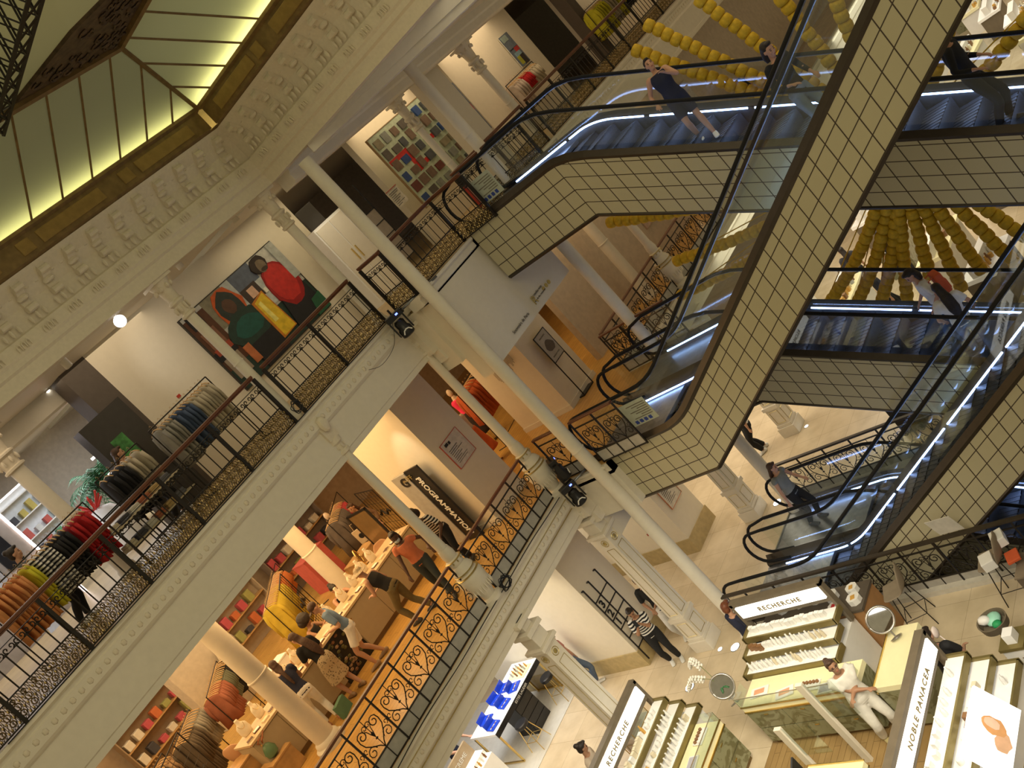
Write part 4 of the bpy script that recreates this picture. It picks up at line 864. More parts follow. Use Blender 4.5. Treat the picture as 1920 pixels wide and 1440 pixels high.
for i in range(7):
    for j in range(6):
        c = rr.choice([(.10, .09, .08), (.16, .11, .08), (.07, .08, .09), (.22, .2, .13), (.03, .07, .22), (.13, .04, .03), (.2, .22, .2)])
        x0 = .03+i*.138; y0 = .03+j*.16; sh.append((c, R_(x0, y0, x0+rr.uniform(.08, .115), y0+rr.uniform(.09, .13))))
flat('display_board', 'big pale green board of framed pictures crossed by red bands, upper gallery', 'board', (17.36, 16.95, -.96), 0, 2.5, 1.97, sh, frame=(.30, .20, .10), back=(.42, .50, .38))
sh = [((.12, .12, .12), R_(.1, .1+.1*k, .1+rr.uniform(.4, .8), .13+.1*k)) for k in range(8)]+[((.45, .1, .08), R_(0, .96, 1, 1))]
flat('poster', 'small square notice on the plaster right of the tallest column, upper gallery', 'poster', (16.62, 16.9, -.55), 0, .42, .45, sh, frame=None, back=(.60, .57, .48), depth=.01)
sh = [((.05, .05, .05), R_(.12, .15+.07*k, .12+rr.uniform(.3, .7), .165+.07*k)) for k in range(8)]+[((.02, .02, .02), [(.15, .82), (.3, .82), (.3, .92), (.15, .92)]), ((.02, .02, .02), [(.34, .8), (.42, .8), (.42, .9), (.34, .9)])]
flat('poster', 'white poster with thin red border beside the red mannequin doorway', 'poster', (12.22, 16.18, -5.0), 0, .62, .62, sh, frame=(.55, .12, .09), back=(.60, .56, .52), depth=.01, fw=.008)
flat('poster', 'pale poster with orange border low on the block beyond the pale column', 'poster', (15.75, 16.18, -9.75), 0, .6, .7, sh, frame=(.6, .25, .12), back=(.62, .58, .50), depth=.01, fw=.008)
STK = GY(335, 747, 17.985)
for (x, y, z, r, lb) in ((14.55, 16.1, -9.45, 0, 'small red call-point sticker beside the blue-lit doorway'), (STK.x, 17.985, STK.z, 0, 'small red sticker on the white wall left of the painting')):
    t = MB().box((0, 0, 0), (.08, .01, .06)).build('sticker', mat('red_sticker', (.5, .05, .03), .5), None); t.location = (x, y, z); tag(t, lb, 'sticker')
# programme panel: black leaning display with white lettering
t = thing('programme_sign', 'tall black programme panel with white capital lettering leaning on the lit wall', 'panel', (11.78, 16.75, Z1))
MB().box((0, -.15, 0), (.05, .32, 2.0)).build('panel_face', BLACK, t); MB().box((-.02, .32, .05), (.06, .8, 1.98)).build('side_panel', mat('grey_panel', (.36, .35, .33), .5), t)
text('PROGRAMMATION', .19, mat('white_letter', (.7, .7, .66), .6), t, (-.012, .09, .95), ((0, 0, -1), (0, -1, 0)), bold=.005)
text('G', .3, BLACK, t, (-.03, .5, 1.78), (PI/2, 0, -PI/2), bold=.01); text('#OFF', .16, GOLD, t, (-.022, .36, 1.84), (PI/2, 0, -PI/2))
spot('wall_washer', (11.2, 16.35, -2.85), (11.98, 16.75, -4.2), 45, (1, .88, .62), 40, .8, .02)
# vertical lettering wall and sign stand of the lower landing
LET = mat('letter_grey', (.16, .14, .11), .6)
t = thing('wall_lettering', 'thin dark vertical lettering on the lit wall face by the sign stand', 'lettering', (15.56, 16.5, Z1))
text('24 S  LE BON  MARCHE', .16, LET, t, (0, .55, 1.2), ((0, 0, -1), (0, -1, 0)), .003); m = MB(); rr = random.Random(3)
for i in range(26): m.box((-.006, -.05+i*.032, 1.75-.2*rr.random()-i*.012), (0, -.044+i*.032, 1.95-i*.012))
m.build('fine_print', LET, t)
t = thing('sign_stand', 'freestanding black framed sign stand against the grey block', 'sign', (15.95, 15.95, Z1))
MB().box((0, 0, 0), (.5, .3, .03)).build('base', BLACK, t)
f = MB(); f.box((0, .0, .03), (.02, .02, 1.75)).box((.48, 0, .03), (.5, .02, 1.75)).box((0, 0, 1.73), (.5, .02, 1.75)).box((0, 0, 1.0), (.5, .02, 1.02)); f.build('frame', BLACK, t)
MB().box((.02, .004, 1.02), (.48, .014, 1.73)).build('sign_face', mat('sign_paper', (.40, .38, .36), .5), t); MB().prism(blob(.27, 1.36, .15, .14, 12, .2, 6), 1, -.002, .004).build('printed_picture', mat('print_grey', (.12, .10, .09), .6), t)
text('PRINTEMPS', .05, LET, t, (.25, .002, 1.62), (PI/2, 0, 0), .002); text('RENDEZ-VOUS', .045, LET, t, (.25, .002, 1.12), (PI/2, 0, 0), .002)
t = thing('wall_lettering', 'three dark gold discs and a small logo on the bulkhead above the passage', 'lettering', (14.3, 13.72, -3.5))
m = MB()
for q in range(3): m.tube([(.62+q*.12, .03, .0), (.62+q*.12, .018, .0)], .045, 12)
m.build('disc_dots', GOLD, t); text('R', .25, GOLD, t, (.2, .01, -.0), (PI/2, 0, 0)); text('Le rendez-vous', .07, LET, t, (.4, .012, .08), (PI/2, 0, 0)); text('salon de the, restaurant', .05, LET, t, (.4, .012, -.02), (PI/2, 0, 0)); text('Souvenirs de Paris', .09, LET, t, (-.5, .012, -.05), (PI/2, 0, 0))
# marked niche on the ground: three-lane bracket with numbers
t = thing('wall_bars', 'black three-column bracket with figures 3 2 1 on the shop floor wall', 'wall bars', (12.22, 16.17, Z0))
m = MB()
for x0, h in ((.0, 2.24), (.27, 2.24), (.62, 2.24)): m.box((x0-.012, -.03, .1), (x0+.012, -.006, h)).box((x0-.04, -.03, h-.02), (x0+.012, .02, h))
for h in (.45, .75, 1.02, 1.28, 1.54, 1.83): m.box((0, -.03, h-.01), (.62, -.006, h+.01))
m.build('bracket', BLACK, t)
for ch, h in (('3', 1.685), ('2', 1.41), ('1', 1.15)): text(ch, .25, BLACK, t, (.125, -.02, h), (PI/2, 0, 0), bold=.008, name='numeral')
spot('wall_washer', (11.2, 16.6, -7.4), (12.15, 16.9, -8.6), 22, (1, .86, .55), 60, .9, .02)
t = thing('directory_frame', 'tall black ladder-like directory frame beside the tallest column, upper gallery', 'frame', (15.7, 16.9, Z2))
m = MB().box((0, 0, 0), (.02, .02, 2.1)).box((.36, 0, 0), (.38, .02, 2.25))
for h in (.3, .62, .94, 1.26, 1.58): m.box((0, 0, h), (.38, .02, h+.02))
m.build('frame', BLACK, t); MB().box((.02, .008, .3), (.36, .016, 1.58)).build('panels', mat('grey_card', (.28, .24, .20), .6), t)
t = thing('door_screen', 'dark square screen over the white cabinet door behind the slim column', 'screen', (14.5, 17.1, Z2+2.1)); MB().box((0, .0, 0), (.5, .05, .5)).build('screen_face', mat('dark_screen', (.05, .045, .04), .4), t, bevel=.005)
t = thing('cabinet', 'white lit cabinet with tall doors behind the slim corner column', 'cabinet', (14.5, 17.1, Z2))
MB().box((0, 0, 0), (1.0, .5, 2.1)).build('body', WHITE, t); 
for q in (0, 1): d = MB().box((.04+.48*q, -.02, .08), (.48+.48*q, 0, 2.04)).build('door', PAINT2, t); MB().box((.4+.14*q, -.05, 1.0), (.42+.14*q, -.02, 1.3)).build('handle', BRASS, d)
spot('cabinet_light', (14.6, 16.2, 1.3), (15.0, 17.1, -.6), 30, (1, .9, .72), 60)
# ------------------------------------------------------------------ lamps, stage lamps, small ceiling things
def stage(u, v, Z, lb, aim=0):
    p = GY(u, v, Z[0]); t = thing('stage_lamp', lb, 'stage lamp', (p.x, Z[0], p.z), aim)
    b = MB().lathe([(.10, -.17), (.13, -.15), (.13, -.02), (.10, .02), (.105, .13), (.07, .17)], n=16); b.build('lamp_head', BLACK, t, smooth=True)
    MB().box((-.165, -.05, -.1), (-.14, .05, .26)).box((.14, -.05, -.1), (.165, .05, .26)).box((-.165, -.08, .2), (.165, .08, .32)).build('yoke', BLACK, t, bevel=.01)
    MB().tube([(-.09, -.118, -.1), (-.05, -.128, -.045), (0, -.133, -.03), (.05, -.128, -.045), (.09, -.118, -.1)], .012, 6).build('crescent_reflection', WHITE, t)  # reflection on the lamp head, modelled as a white crescent
    MB().cb((.06, -.083, .27), (.05, .01, .03)).build('display', lum('blue_led', (.1, .15, 1), 6), t)
    MB().tube([(0, 0, .32), (0, .0, .42)], .02, 8).build('clamp', IRON, t)
stage(757, 614, (14.1,), 'black stage lamp hanging below the upper gallery corner', -.6)
stage(1081, 931, (14.05,), 'black stage lamp hanging below the lower gallery corner', -.6)
stage(1052, 885, (14.1,), 'black stage lamp pointing away beside the urn base at the lower corner', .8)
for (x0, y0, x1, y1, z, lb) in ((12.0, 14.15, 12.9, 13.6, Z2+.0, 'grey pipe with clamps carrying the upper stage lamp'), (12.0, 14.12, 12.75, 13.7, Z1+.05, 'grey pipe with clamps carrying the lower stage lamps')):
    t = thing('lighting_pipe', lb, 'pipe', (x0, y0, z)); MB().tube([(0, 0, 0), (x1-x0, y1-y0, 0)], .025, 8).build('pipe', STEEL, t, smooth='all')
    MB().cb((.12, -.07, 0), (.08, .08, .09)).build('clamp', IRON, t)
CAB = []
def cable(pts, lb, r=.009):
    t = MB().tube(*smoothp(pts, [r]*len(pts), 4), n=5).build('cable', BLACK, None); tag(t, lb, 'cable')
rr = random.Random(9)
def tangle(c, lb, n=26, R0=.16):
    cable([(c[0]+R0*math.cos(i*1.9)*rr.uniform(.5, 1.2), c[1]-.03+.05*rr.random(), c[2]+.16+R0*math.sin(i*1.9)*rr.uniform(.5, 1.1)) for i in range(n)], lb, .007)
tangle((9.75, 14.3, Z1-.1), 'tangled black cable hanging at the foot of the left urn column'); tangle((9.35, 14.35, Z2+.02), 'tangled black cable at the foot of the slim column below the painting', 16, .12)
cable([(x, 14.36+.02*math.sin(x*3), Z1-.0+.015*math.sin(x*2)) for x in [5+.5*i for i in range(15)]], 'long black cable lying along the lower gallery edge')
cable([(x, 14.36+.02*math.sin(x*2), Z2+.01) for x in [3+.6*i for i in range(16)]], 'long black cable lying along the upper gallery edge')
cable([(12.0, 14.3, Z2-.05), (11.7, 14.34, Z2-.35), (11.2, 14.33, Z2-.42), (10.9, 14.33, Z2-.3)], 'thin cable looping left of the upper stage lamp', .005)
def bulb(u, v, z, lb, p=0, r=.07):
    a = GZ(u, v, z); t = thing('ceiling_lamp', lb, 'lamp', (a.x, a.y, z)); MB().lathe([(r*1.25, 0), (r*1.25, .05), (r, .06)], n=14).build('lamp_ring', WHITE, t, smooth=True); MB().lathe([(r*.95, -.01), (r*.95, .0)], n=14).build('diffuser', lum('lamp_white', (1, .93, .82), 10), t)
a = GZ(225, 602, 1.32); t = thing('ceiling_lamp', 'large glowing round ceiling lamp above the upper gallery, brightest of all', 'lamp', (a.x, a.y, 1.32)); MB().ell((0, 0, 0), (.10, .10, .10), 20).build('globe', lum('lamp_white', (1, .93, .82), 10), t, smooth='all'); MB().tube([(0, 0, .09), (0, 0, .18)], .03, 8).build('stem', WHITE, t)
spot('lamp_beam', (9.3, 16.4, 1.2), (11.5, 17.9, .3), 42, (1, .93, .8), 80, .9)
for i, (u, v) in enumerate([(145, 748), (100, 740), (90, 733), (134, 617), (182, 757), (8, 726), (110, 808), (155, 800), (35, 860), (78, 848), (192, 788), (65, 838)]):
    a = GZ(u, v, 1.47); 
    if 14.9 < a.y < 29: bulb(u, v, 1.47, 'small bright recessed ceiling spot among those above the clothes rails', r=.035); COL.objects[-3]['group'] = 'recessed ceiling spots'
for (u, v, lb) in ((334, 495, 'beige cylinder speaker hanging by the capital right of the left slim column'), (438, 408, 'cream cylinder spotlight hanging over the painting'), (122, 680, 'cream cylinder spotlight hanging at far left ceiling'), (268, 534, 'small black camera box hanging left of the carved capital')):
    a = GY(u, v, 15.4); t = thing('hanging_speaker', lb, 'fitting', (a.x, 15.4, a.z)); dk = 'black' in lb
    MB().lathe([(.05, -.1), (.065, -.09), (.065, .09), (.05, .1)] if not dk else [(.04, -.06), (.04, .06)], n=14).build('housing', BLACK if dk else PAINT, t, smooth=True); MB().tube([(0, 0, .09), (0, 0, 1.5-a.z)], .008, 5).build('stem', WHITE, t)
for (u, v) in ((521, 319), (624, 200), (753, 52), (788, 136)):
    a = GZ(u, v, 1.72); t = MB().lathe([(.03, -.05), (.04, -.04), (.04, .0)], n=10).build('ceiling_sensor', BLACK, None); t.location = (a.x, a.y, 1.72); tag(t, 'tiny black sensor dot on the beige ceiling near the entablature', 'sensor', 'ceiling sensors')
# notice taped to the glass, with red strip, at the upper landing
for (loc, lb, red) in (((14.38, 12.95, Z2+.28), 'pale green notice with red strip taped to the upper escalator glass', 1), ((12.72, 12.35, Z1+.3), 'pale green notice taped to the glass of the lower escalator', 0)):
    t = thing('notice', lb, 'notice', loc); MB().box((0, -.62, 0), (.008, 0, .48)).build('paper', mat('notice_paper', (.42, .47, .40), .6), t)
    m = MB()
    for k in range(7): m.box((-.004, -.58, .40-.045*k), (0, -.15-.1*((k*7) % 3), .415-.045*k))
    m.build('printed_lines', LET, t); m = MB()
    for k in range(4): m.box((-.004, -.5+.11*k, .03), (0, -.43+.11*k, .1))
    m.box((-.003, -.5, .06), (0, -.1, .065)); m.build('pictogram_strip', mat('blue_print', (.03, .06, .3), .5), t)
    if red: MB().box((-.004, 0, -.05), (.006, .09, .5)).build('red_strip', mat('red_sticker', (.5, .05, .03), .5), t)
t = MB().box((0, 0, 0), (.008, .42, .42)).build('notice', mat('notice_white', (.62, .6, .55), .6), None); t.location = (12.30, 8.2, -9.75); t.rotation_euler = (0, -.3, 0); tag(t, 'white notice sheet on the well railing at the right edge', 'notice')
# ------------------------------------------------------------------ garments on rails
HANG = mat('hanger_wood', (.55, .36, .17), .5)
GM = {}
def garment(col, ln=.85, w=.42, stripe=False):
    key = (col, ln, w)
    if key in GM: return GM[key]
    hg = MB().tube([(0, 0, 0), (.02, 0, .03), (0, 0, .055), (-.02, 0, .03)], .004, 4).tube([(0, 0, 0), (0, 0, -.05)], .004, 4).tube([(0, -.2, -.12), (0, -.1, -.07), (0, 0, -.05), (0, .1, -.07), (0, .2, -.12)], .012, 5)
    b = MB(); P = []; rr = random.Random(len(GM)); N = 12; rows = [(-.075, .09, .02), (-.10, .17, .03), (-.15, w/2, .035), (-.3, w/2*.94, .04), (-.55*ln, w/2*.98, .045), (-ln, w/2*1.12, .05)]
    ph = rr.random()*6
    for z, hw, th in rows:
        for j in range(N):
            a = 2*PI*j/N; q = 1+.18*math.sin(5*a+ph)*min(1, -z)
            P.append((th*q*math.cos(a), hw*math.sin(a)*(1+.05*math.sin(3*a+ph)), z+.02*math.sin(2*a+ph)*(z < -.5)))
    F_ = [(i*N+j, i*N+(j+1) % N, (i+1)*N+(j+1) % N, (i+1)*N+j) for i in range(len(rows)-1) for j in range(N)]+[tuple(range(N))[::-1], tuple(range((len(rows)-1)*N, len(rows)*N))]
    b.add(P, F_)
    for s in (-1, 1): b.tube([(0, s*w/2*.9, -.16), (.01, s*(w/2+.03), -.35), (.015, s*(w/2+.02), -.6*ln-.08)], [(.03, .05), (.028, .045), (.022, .035)], 8, flat=(1, 0, 0))
    mm = cloth('g_%02d_%02d_%02d' % tuple(int(q*99) for q in col), col) if not stripe else STRIPE
    def me(mb, nm, mt, sm): o = mb.build(nm, mt, None, smooth=sm); d = o.data; bpy.data.objects.remove(o); return d
    GM[key] = (me(hg, 'hanger', HANG, 'all'), me(b, 'cloth', mm, 'all')); return GM[key]
def rail(p0, p1, zf, H, items, desc, frame_label=None, step=.1, legs=True):
    """items: list of (colour, length, n, colour word, stripe)"""
    d = Vector((p1[0]-p0[0], p1[1]-p0[1])); L = d.length; a = math.atan2(d.y, d.x)
    t = thing('clothes_rail', frame_label or ('black clothes rail '+desc), 'clothes rail', (p0[0], p0[1], zf), a)
    m = MB().tube([(0, 0, H), (L, 0, H)], .012, 6)
    m.build('hanging_bar', IRON, t); lg = MB()
    for x in (0, L): lg.tube([(x, 0, H), (x, 0, 0)], .012, 5).tube([(x, -.25, .01), (x, .25, .01)], .012, 5)
    if legs: lg.tube([(0, 0, .15), (L, 0, .15)], .01, 5).build('stand', IRON, t)
    s = .08; rr = random.Random(int(L*100))
    for (col, ln, n, word, *st) in items:
        g = garment(col, ln, .42, bool(st))
        for k in range(n):
            if s > L-.03: return
            o = bpy.data.objects.new('garment', None); COL.objects.link(o); o.empty_display_size = .05
            pos = Vector((p0[0], p0[1], zf+H+.0))+Vector((d.x/L*s, d.y/L*s, 0)); o.location = pos; o.rotation_euler = (0, 0, a+rr.uniform(-.12, .12))
            tag(o, '%s garment hanging on the rail %s' % (word, desc), 'garment', '%s garments %s' % (word, desc))
            for nm, dt in (('hanger', g[0]), ('cloth', g[1])):
                c = bpy.data.objects.new(nm, dt); COL.objects.link(c); c.parent = o
            s += step*rr.uniform(.8, 1.2)
OR = (.62, .27, .10); YE = (.55, .52, .03); RD = (.40, .012, .015); BK = (.015, .015, .017); CR = (.45, .40, .30); DN = (.06, .09, .16); GY_ = (.26, .25, .22)
rail((4.6, 16.6), (6.75, 16.6), Z2, 1.42, [(OR, .95, 7, 'apricot'), (YE, .9, 2, 'bright yellow'), ((.5, .5, .48), .85, 4, 'striped', 1), (BK, .85, 4, 'black'), (RD, .9, 4, 'red')], 'at the left end of the upper gallery', step=.095)
rail((8.3, 16.4), (9.8, 16.4), Z2, 1.5, [(GY_, .9, 4, 'pale grey'), (DN, .85, 4, 'denim blue'), (CR, .85, 6, 'cream')], 'left of the slim column on the upper gallery', step=.1)
rail((7.25, 16.9), (8.25, 16.9), Z2, 1.5, [(BK, .95, 4, 'black'), (CR, .9, 3, 'cream')], 'between the table and the cream garments', step=.12)
rail((26.2, 16.0), (29.5, 16.0), Z2, 1.5, [(YE, .95, 5, 'lime yellow'), (CR, .9, 3, 'cream'), (YE, .9, 3, 'lime yellow'), (BK, .8, 6, 'black'), ((.3, .08, .02), .8, 6, 'rust')], 'at the top edge beyond the escalators', step=.15)
rail((22.6, 17.0), (24.2, 17.0), Z2, 1.5, [((.5, .42, .36), .9, 4, 'pale pink'), (RD, .5, 4, 'dark red'), (CR, .6, 4, 'ivory')], 'near the glass strips on the far upper gallery', step=.12)
rail((9.6, 21.2), (11.6, 23.4), Z1, 1.6, [(YE[:1]+(.42, .05), 1.2, 14, 'mustard yellow'), ((.45, .13, .03), .6, 9, 'orange')], 'behind the seated women of the lower gallery', step=.1)
rail((7.2, 20.8), (8.4, 22.2), Z1, 1.5, [((.30, .11, .07), .8, 7, 'terracotta'), ((.13, .14, .10), .7, 5, 'sage grey'), (BK, .8, 5, 'black')], 'left of the mustard garments on the lower gallery', step=.1)
rail((6.0, 20.4), (7.0, 21.4), Z1, 1.5, [((.10, .08, .06), 1.1, 6, 'dark brown'), (GY_, .8, 6, 'stone grey')], 'behind the thick column', step=.12)
rail((4.6, 20.0), (5.9, 20.9), Z1, 1.5, [(GY_, .9, 5, 'warm grey'), (BK, .7, 4, 'black'), ((.3, .2, .12), .9, 5, 'camel')], 'at the lower left corner', step=.13)
rail((15.4, 18.5), (17.2, 18.9), Z1, 1.75, [((.45, .10, .03), 1.0, 5, 'striped orange'), (BK, .9, 5, 'black'), ((.35, .05, .03), .9, 4, 'brick red')], 'inside the narrow doorway behind the poster wall', step=.14)
# mannequins in the doorway
def mannequin(loc, rz, label, top, low, skirt='dress'):
    t = thing('mannequin', label, 'mannequin', loc, rz); m = MB().lathe([(.14, 0), (.14, .02), (.015, .03), (.015, .9)], n=14); m.build('stand', BRASS, t, smooth=True)
    MB().tube(*smoothp([(0, 0, .85), (0, 0, 1.0), (0, 0, 1.15), (0, 0, 1.35), (0, 0, 1.48), (0, 0, 1.56)], [(.10, .15), (.11, .16), (.085, .12), (.10, .16), (.05, .07), (.045, .045)]), n=14, flat=(1, 0, 0)).ell((0, 0, 1.66), (.08, .07, .11), 12).build('torso', mat('mannequin_shell', (.62, .48, .36), .4), t, smooth='all')
    MB().tube(*smoothp([(0, 0, .95), (0, 0, 1.15), (0, 0, 1.4), (0, 0, 1.46)], [(.13, .18), (.105, .15), (.12, .18), (.08, .14)]), n=14, flat=(1, 0, 0)).build('top', cloth('m%02d_%02d' % (int(top[0]*99), int(top[1]*99)), top), t, smooth='all')
    MB().tube(*smoothp([(0, 0, 1.05), (0, 0, .8), (0, 0, .35)], [(.13, .18), (.17, .22), (.24, .3)]), n=18, flat=(1, 0, 0)).build('skirt', cloth('m%02d_%02d' % (int(low[0]*99), int(low[1]*99)), low), t, smooth='all')
mannequin((16.1, 19.5, Z1), -1.9, 'mannequin in hot pink top and dark skirt in the narrow doorway', (.85, .04, .14), (.03, .02, .02))
mannequin((14.75, 18.3, Z1-.35+.35), -1.9, 'mannequin in cream top and orange striped skirt low in the narrow doorway', (.6, .45, .35), (.62, .12, .03))
mannequin((12.6, 21.8, Z1), -1.9, 'mannequin in a patterned dress behind the pale chairs', (.35, .22, .12), (.05, .04, .04))
# ------------------------------------------------------------------ lower gallery counters
def counter(x0, x1, label, dark=None):
    t = thing('display_counter', label, 'counter', (x0, 18.2, Z1)); L = x1-x0
    MB().box((.02, .04, 0), (L-.02, .66, .1)).build('plinth', mat('oak_dark', (.20, .12, .05), .5), t)
    MB().box((0, .02, .1), (L, .68, .9)).build('body', mat('counter_beige', (.40, .33, .22), .5, noise=.03), t)
    MB().box((-.02, -.02, .9), (L+.02, .72, .95)).build('worktop', mat('counter_top', (.55, .42, .26), .4, noise=.04), t, bevel=.006)
    n = max(1, round(L/.78)); s = L/n
    for i in range(n):
        d = MB().box((i*s+.006, 0, .11), ((i+1)*s-.006, .02, .885)).build('door', mat('counter_beige', (.40, .33, .22), .5), t); MB().tube([(i*s+.1, 0, .78), (i*s+.1, -.02, .78)], .015, 8).build('knob', BRASS, d)
    return t
counter(9.15, 11.7, 'beige jewellery counter with doors right of the dark patterned cabinet')
counter(6.2, 8.3, 'beige jewellery counter with doors in front of the woman in patterned skirt')
t = thing('patterned_cabinet', 'low cabinet filled with dark patterned scarves between the two beige counters', 'cabinet', (8.3, 18.2, Z1))
MB().box((0, .05, .0), (.85, .68, .9)).build('body', BLACK, t); MB().box((-.0, -.02, .9), (.85, .72, .95)).build('worktop', MATS['counter_top'], t)
m = MB(); rr = random.Random(4)
for i in range(60): m.ell((rr.uniform(.05, .8), .04, rr.uniform(.08, .85)), (.05, .03, .035), 6, k=rr.randint(0, 3))
tag(m.build('scarves', [mat('scarf%d' % i, c, .8) for i, c in enumerate([(.2, .1, .05), (.03, .03, .03), (.12, .11, .04), (.3, .2, .12)])], t), None, None, kind='stuff')
BUST = mat('bust_cream', (.74, .66, .52), .6)
def bust(x, y, s, label):
    t = thing('necklace_bust', label, 'display bust', (x, y, Z1+.95), rr.uniform(-.5, .5)-PI/2)
    MB().tube(*smoothp([(0, 0, .0), (0, 0, .08*s), (0, 0, .2*s), (0, 0, .27*s), (0, 0, .34*s)], [(.05*s, .09*s), (.06*s, .12*s), (.05*s, .11*s), (.03*s, .04*s), (.028*s, .035*s)]), n=12, flat=(1, 0, 0)).build('bust_form', BUST, t, smooth='all')
    MB().tube([(.035*s+.02*math.sin(a), .06*s*math.cos(a), .24*s-.09*s*math.sin(a)) for a in [j*PI/8 for j in range(9)]], .004, 5).build('necklace', BRASS, t)
for i, x in enumerate([9.3, 9.75, 10.15, 10.5, 10.85]): bust(x, 18.72, 1.0, 'cream necklace bust standing along the back of the right jewellery counter')
for o in [o for o in COL.objects if o.name.startswith('necklace_bust')]: o['group'] = 'busts on the right counter'
n0 = set(COL.objects)
for i, x in enumerate([6.5, 6.9, 7.35, 7.8, 8.15]): bust(x, 18.7, 1.05, 'cream necklace bust standing along the back of the left jewellery counter')
for o in set(COL.objects)-n0:
    if o.name.startswith('necklace_bust'): o['group'] = 'busts on the left counter'
tm = [mat('tray_cream', (.70, .60, .44), .5), mat('tray_dark', (.12, .06, .04), .5), WHITE]
for i in range(24):
    x = 6.3+i*.225
    if 8.3 < x < 8.5: continue
    t = MB().box((-.08, -.06, 0), (.08, .06, .02)).box((-.07, -.05, .02), (.07, .05, .03), 1).build('jewellery_tray', [tm[i % 3 if i % 3 != 2 else 0], tm[(i+1) % 3]], None); t.location = (x, 18.34+.05*(i % 2), Z1+.95); t.rotation_euler = (0, 0, rr.uniform(-.3, .3)); tag(t, 'small flat jewellery tray lying along the front of the beige counters', 'tray', 'jewellery trays')
PINK = mat('shell_beige', (.56, .33, .19), .5, noise=.04)
def shell_chair(loc, rz, label, zs=.46, seatm=PINK, legm=None, arms=True):
    t = thing('shell_chair', label, 'chair', loc, rz); m = MB(); N = 9; rows = []
    prof = [(.24, .01), (.2, -.015), (.08, -.02), (-.08, -.01), (-.18, .03), (-.225, .13), (-.245, .26), (-.25, .36), (-.235, .42)]
    vs = []
    for i, (x, z) in enumerate(prof):
        w = [.2, .225, .235, .235, .235, .24, .225, .18, .1][i]; lift = [.0, .01, .03, .05, .09, .06, .02, 0, 0][i]; fwd = [0, 0, 0, .02, .06, .1, .07, .04, .01][i]
        for j in range(N):
            s = j/(N-1)*2-1; vs.append((x+fwd*s*s, w*s, z+lift*s*s*(1 if arms else .3)))
    m.add(vs, [(i*N+j, i*N+j+1, (i+1)*N+j+1, (i+1)*N+j) for i in range(len(prof)-1) for j in range(N-1)])
    o = m.build('seat_shell', seatm, t, smooth='all'); so = o.modifiers.new('s', 'SOLIDIFY'); so.thickness = .022; ss = o.modifiers.new('sub', 'SUBSURF'); ss.levels = 1; ss.render_levels = 1; o.location = (0, 0, zs)
    for sx in (-1, 1):
        for sy in (-1, 1): MB().tube([(sx*.12, sy*.14, zs-.02), (sx*.22, sy*.21, 0)], .009, 6).build('leg', legm or BRASS, t)
    q = MB()
    for zz in ((zs*.33,) if zs > .5 else (zs*.55,)):
        f = 1-zz/zs; X = .12+.1*f; Y = .14+.07*f
        q.bars([((X, Y, zz), (X, -Y, zz)), ((X, -Y, zz), (-X, -Y, zz)), ((-X, -Y, zz), (-X, Y, zz)), ((-X, Y, zz), (X, Y, zz))], .007, 5)
    q.build('stretcher', legm or BRASS, t); return t
a = GZ(545, 1395, Z1+.2)
shell_chair((6.35, 19.2, Z1), .6, 'pale pink shell stool with gold wire legs left of the thick column', .62)
shell_chair((8.6, 19.5, Z1), -1.2, 'peach shell chair behind the counter nearest the seated woman with curls')
shell_chair((7.5, 19.9, Z1), 2.6, 'peach shell chair behind the left counter below the black garments')
shell_chair((11.15, 18.95, Z1), -2.2, 'beige shell chair at the round end of the right counter')
shell_chair((11.6, 19.5, Z1), -2.4, 'beige shell chair just behind the one at the counter end')
t = thing('table_mirror', 'gold framed oval table mirror behind the right counter busts', 'mirror', (11.15, 19.6, Z1+.75), -.8)
MB().tube([(0, .13*math.cos(q), .28+.18*math.sin(q)) for q in [j*PI/10 for j in range(21)]], .018, 6).build('frame', BRASS, t, smooth='all'); MB().prism([(.125*math.cos(q), .28+.17*math.sin(q)) for q in [j*PI/10 for j in range(20)]], 0, -.004, .004).build('mirror_glass', mat('mirror', (.6, .5, .35), .05, 1), t); MB().lathe([(.09, 0), (.09, .02), (.012, .03), (.012, .11)], n=14).build('foot', BRASS, t)
t = thing('side_table', 'small oak table under the gold framed mirror', 'table', (11.15, 19.6, Z1)); MB().lathe([(.3, .71), (.3, .75)], n=24).build('tabletop', WOOD, t)
for q in range(3): MB().tube([(.05*math.cos(q*2.1), .05*math.sin(q*2.1), .71), (.24*math.cos(q*2.1), .24*math.sin(q*2.1), 0)], .014, 6).build('leg', WOOD, t)
for (x, y, sx, sy, h, m_, lb) in [(11.35, 20.3, .8, .5, .8, WOOD, 'brown wooden chest behind the beige chairs'), (12.2, 23.6, .8, .6, 1.0, mat('pink_cabinet', (.55, .12, .10), .5), 'pink lit cabinet far behind the lower gallery'), (5.6, 18.6, .7, .5, .75, WOOD, 'low oak block at the bottom left of the lower gallery'), (6.1, 18.0, .5, .5, .45, WOOD, 'low oak cube carrying the green vase'), (8.4, 20.6, .5, .4, .8, WHITE, 'white plinth with glass items behind the man in blue shirt'), (7.9, 23.5, 1.2, .5, 1.9, mat('pale_cab', (.55, .48, .38), .5), 'tall pale cabinet far behind the terracotta garments')]:
    t = thing('plinth', lb, 'plinth', (x, y, Z1)); MB().box((0, 0, 0), (sx, sy, h-.03)).build('body', m_, t, bevel=.01); MB().box((-.01, -.01, h-.03), (sx+.01, sy+.01, h)).build('top_slab', m_, t)
t = thing('vase', 'green glass vase with dried flowers on the low oak cube', 'vase', (6.35, 18.25, Z1+.45)); MB().lathe([(.06, 0), (.13, .05), (.15, .15), (.1, .26), (.06, .3)], n=18).build('vase_body', mat('green_glaze', (.12, .22, .12), .25), t, smooth=True)
m = MB()
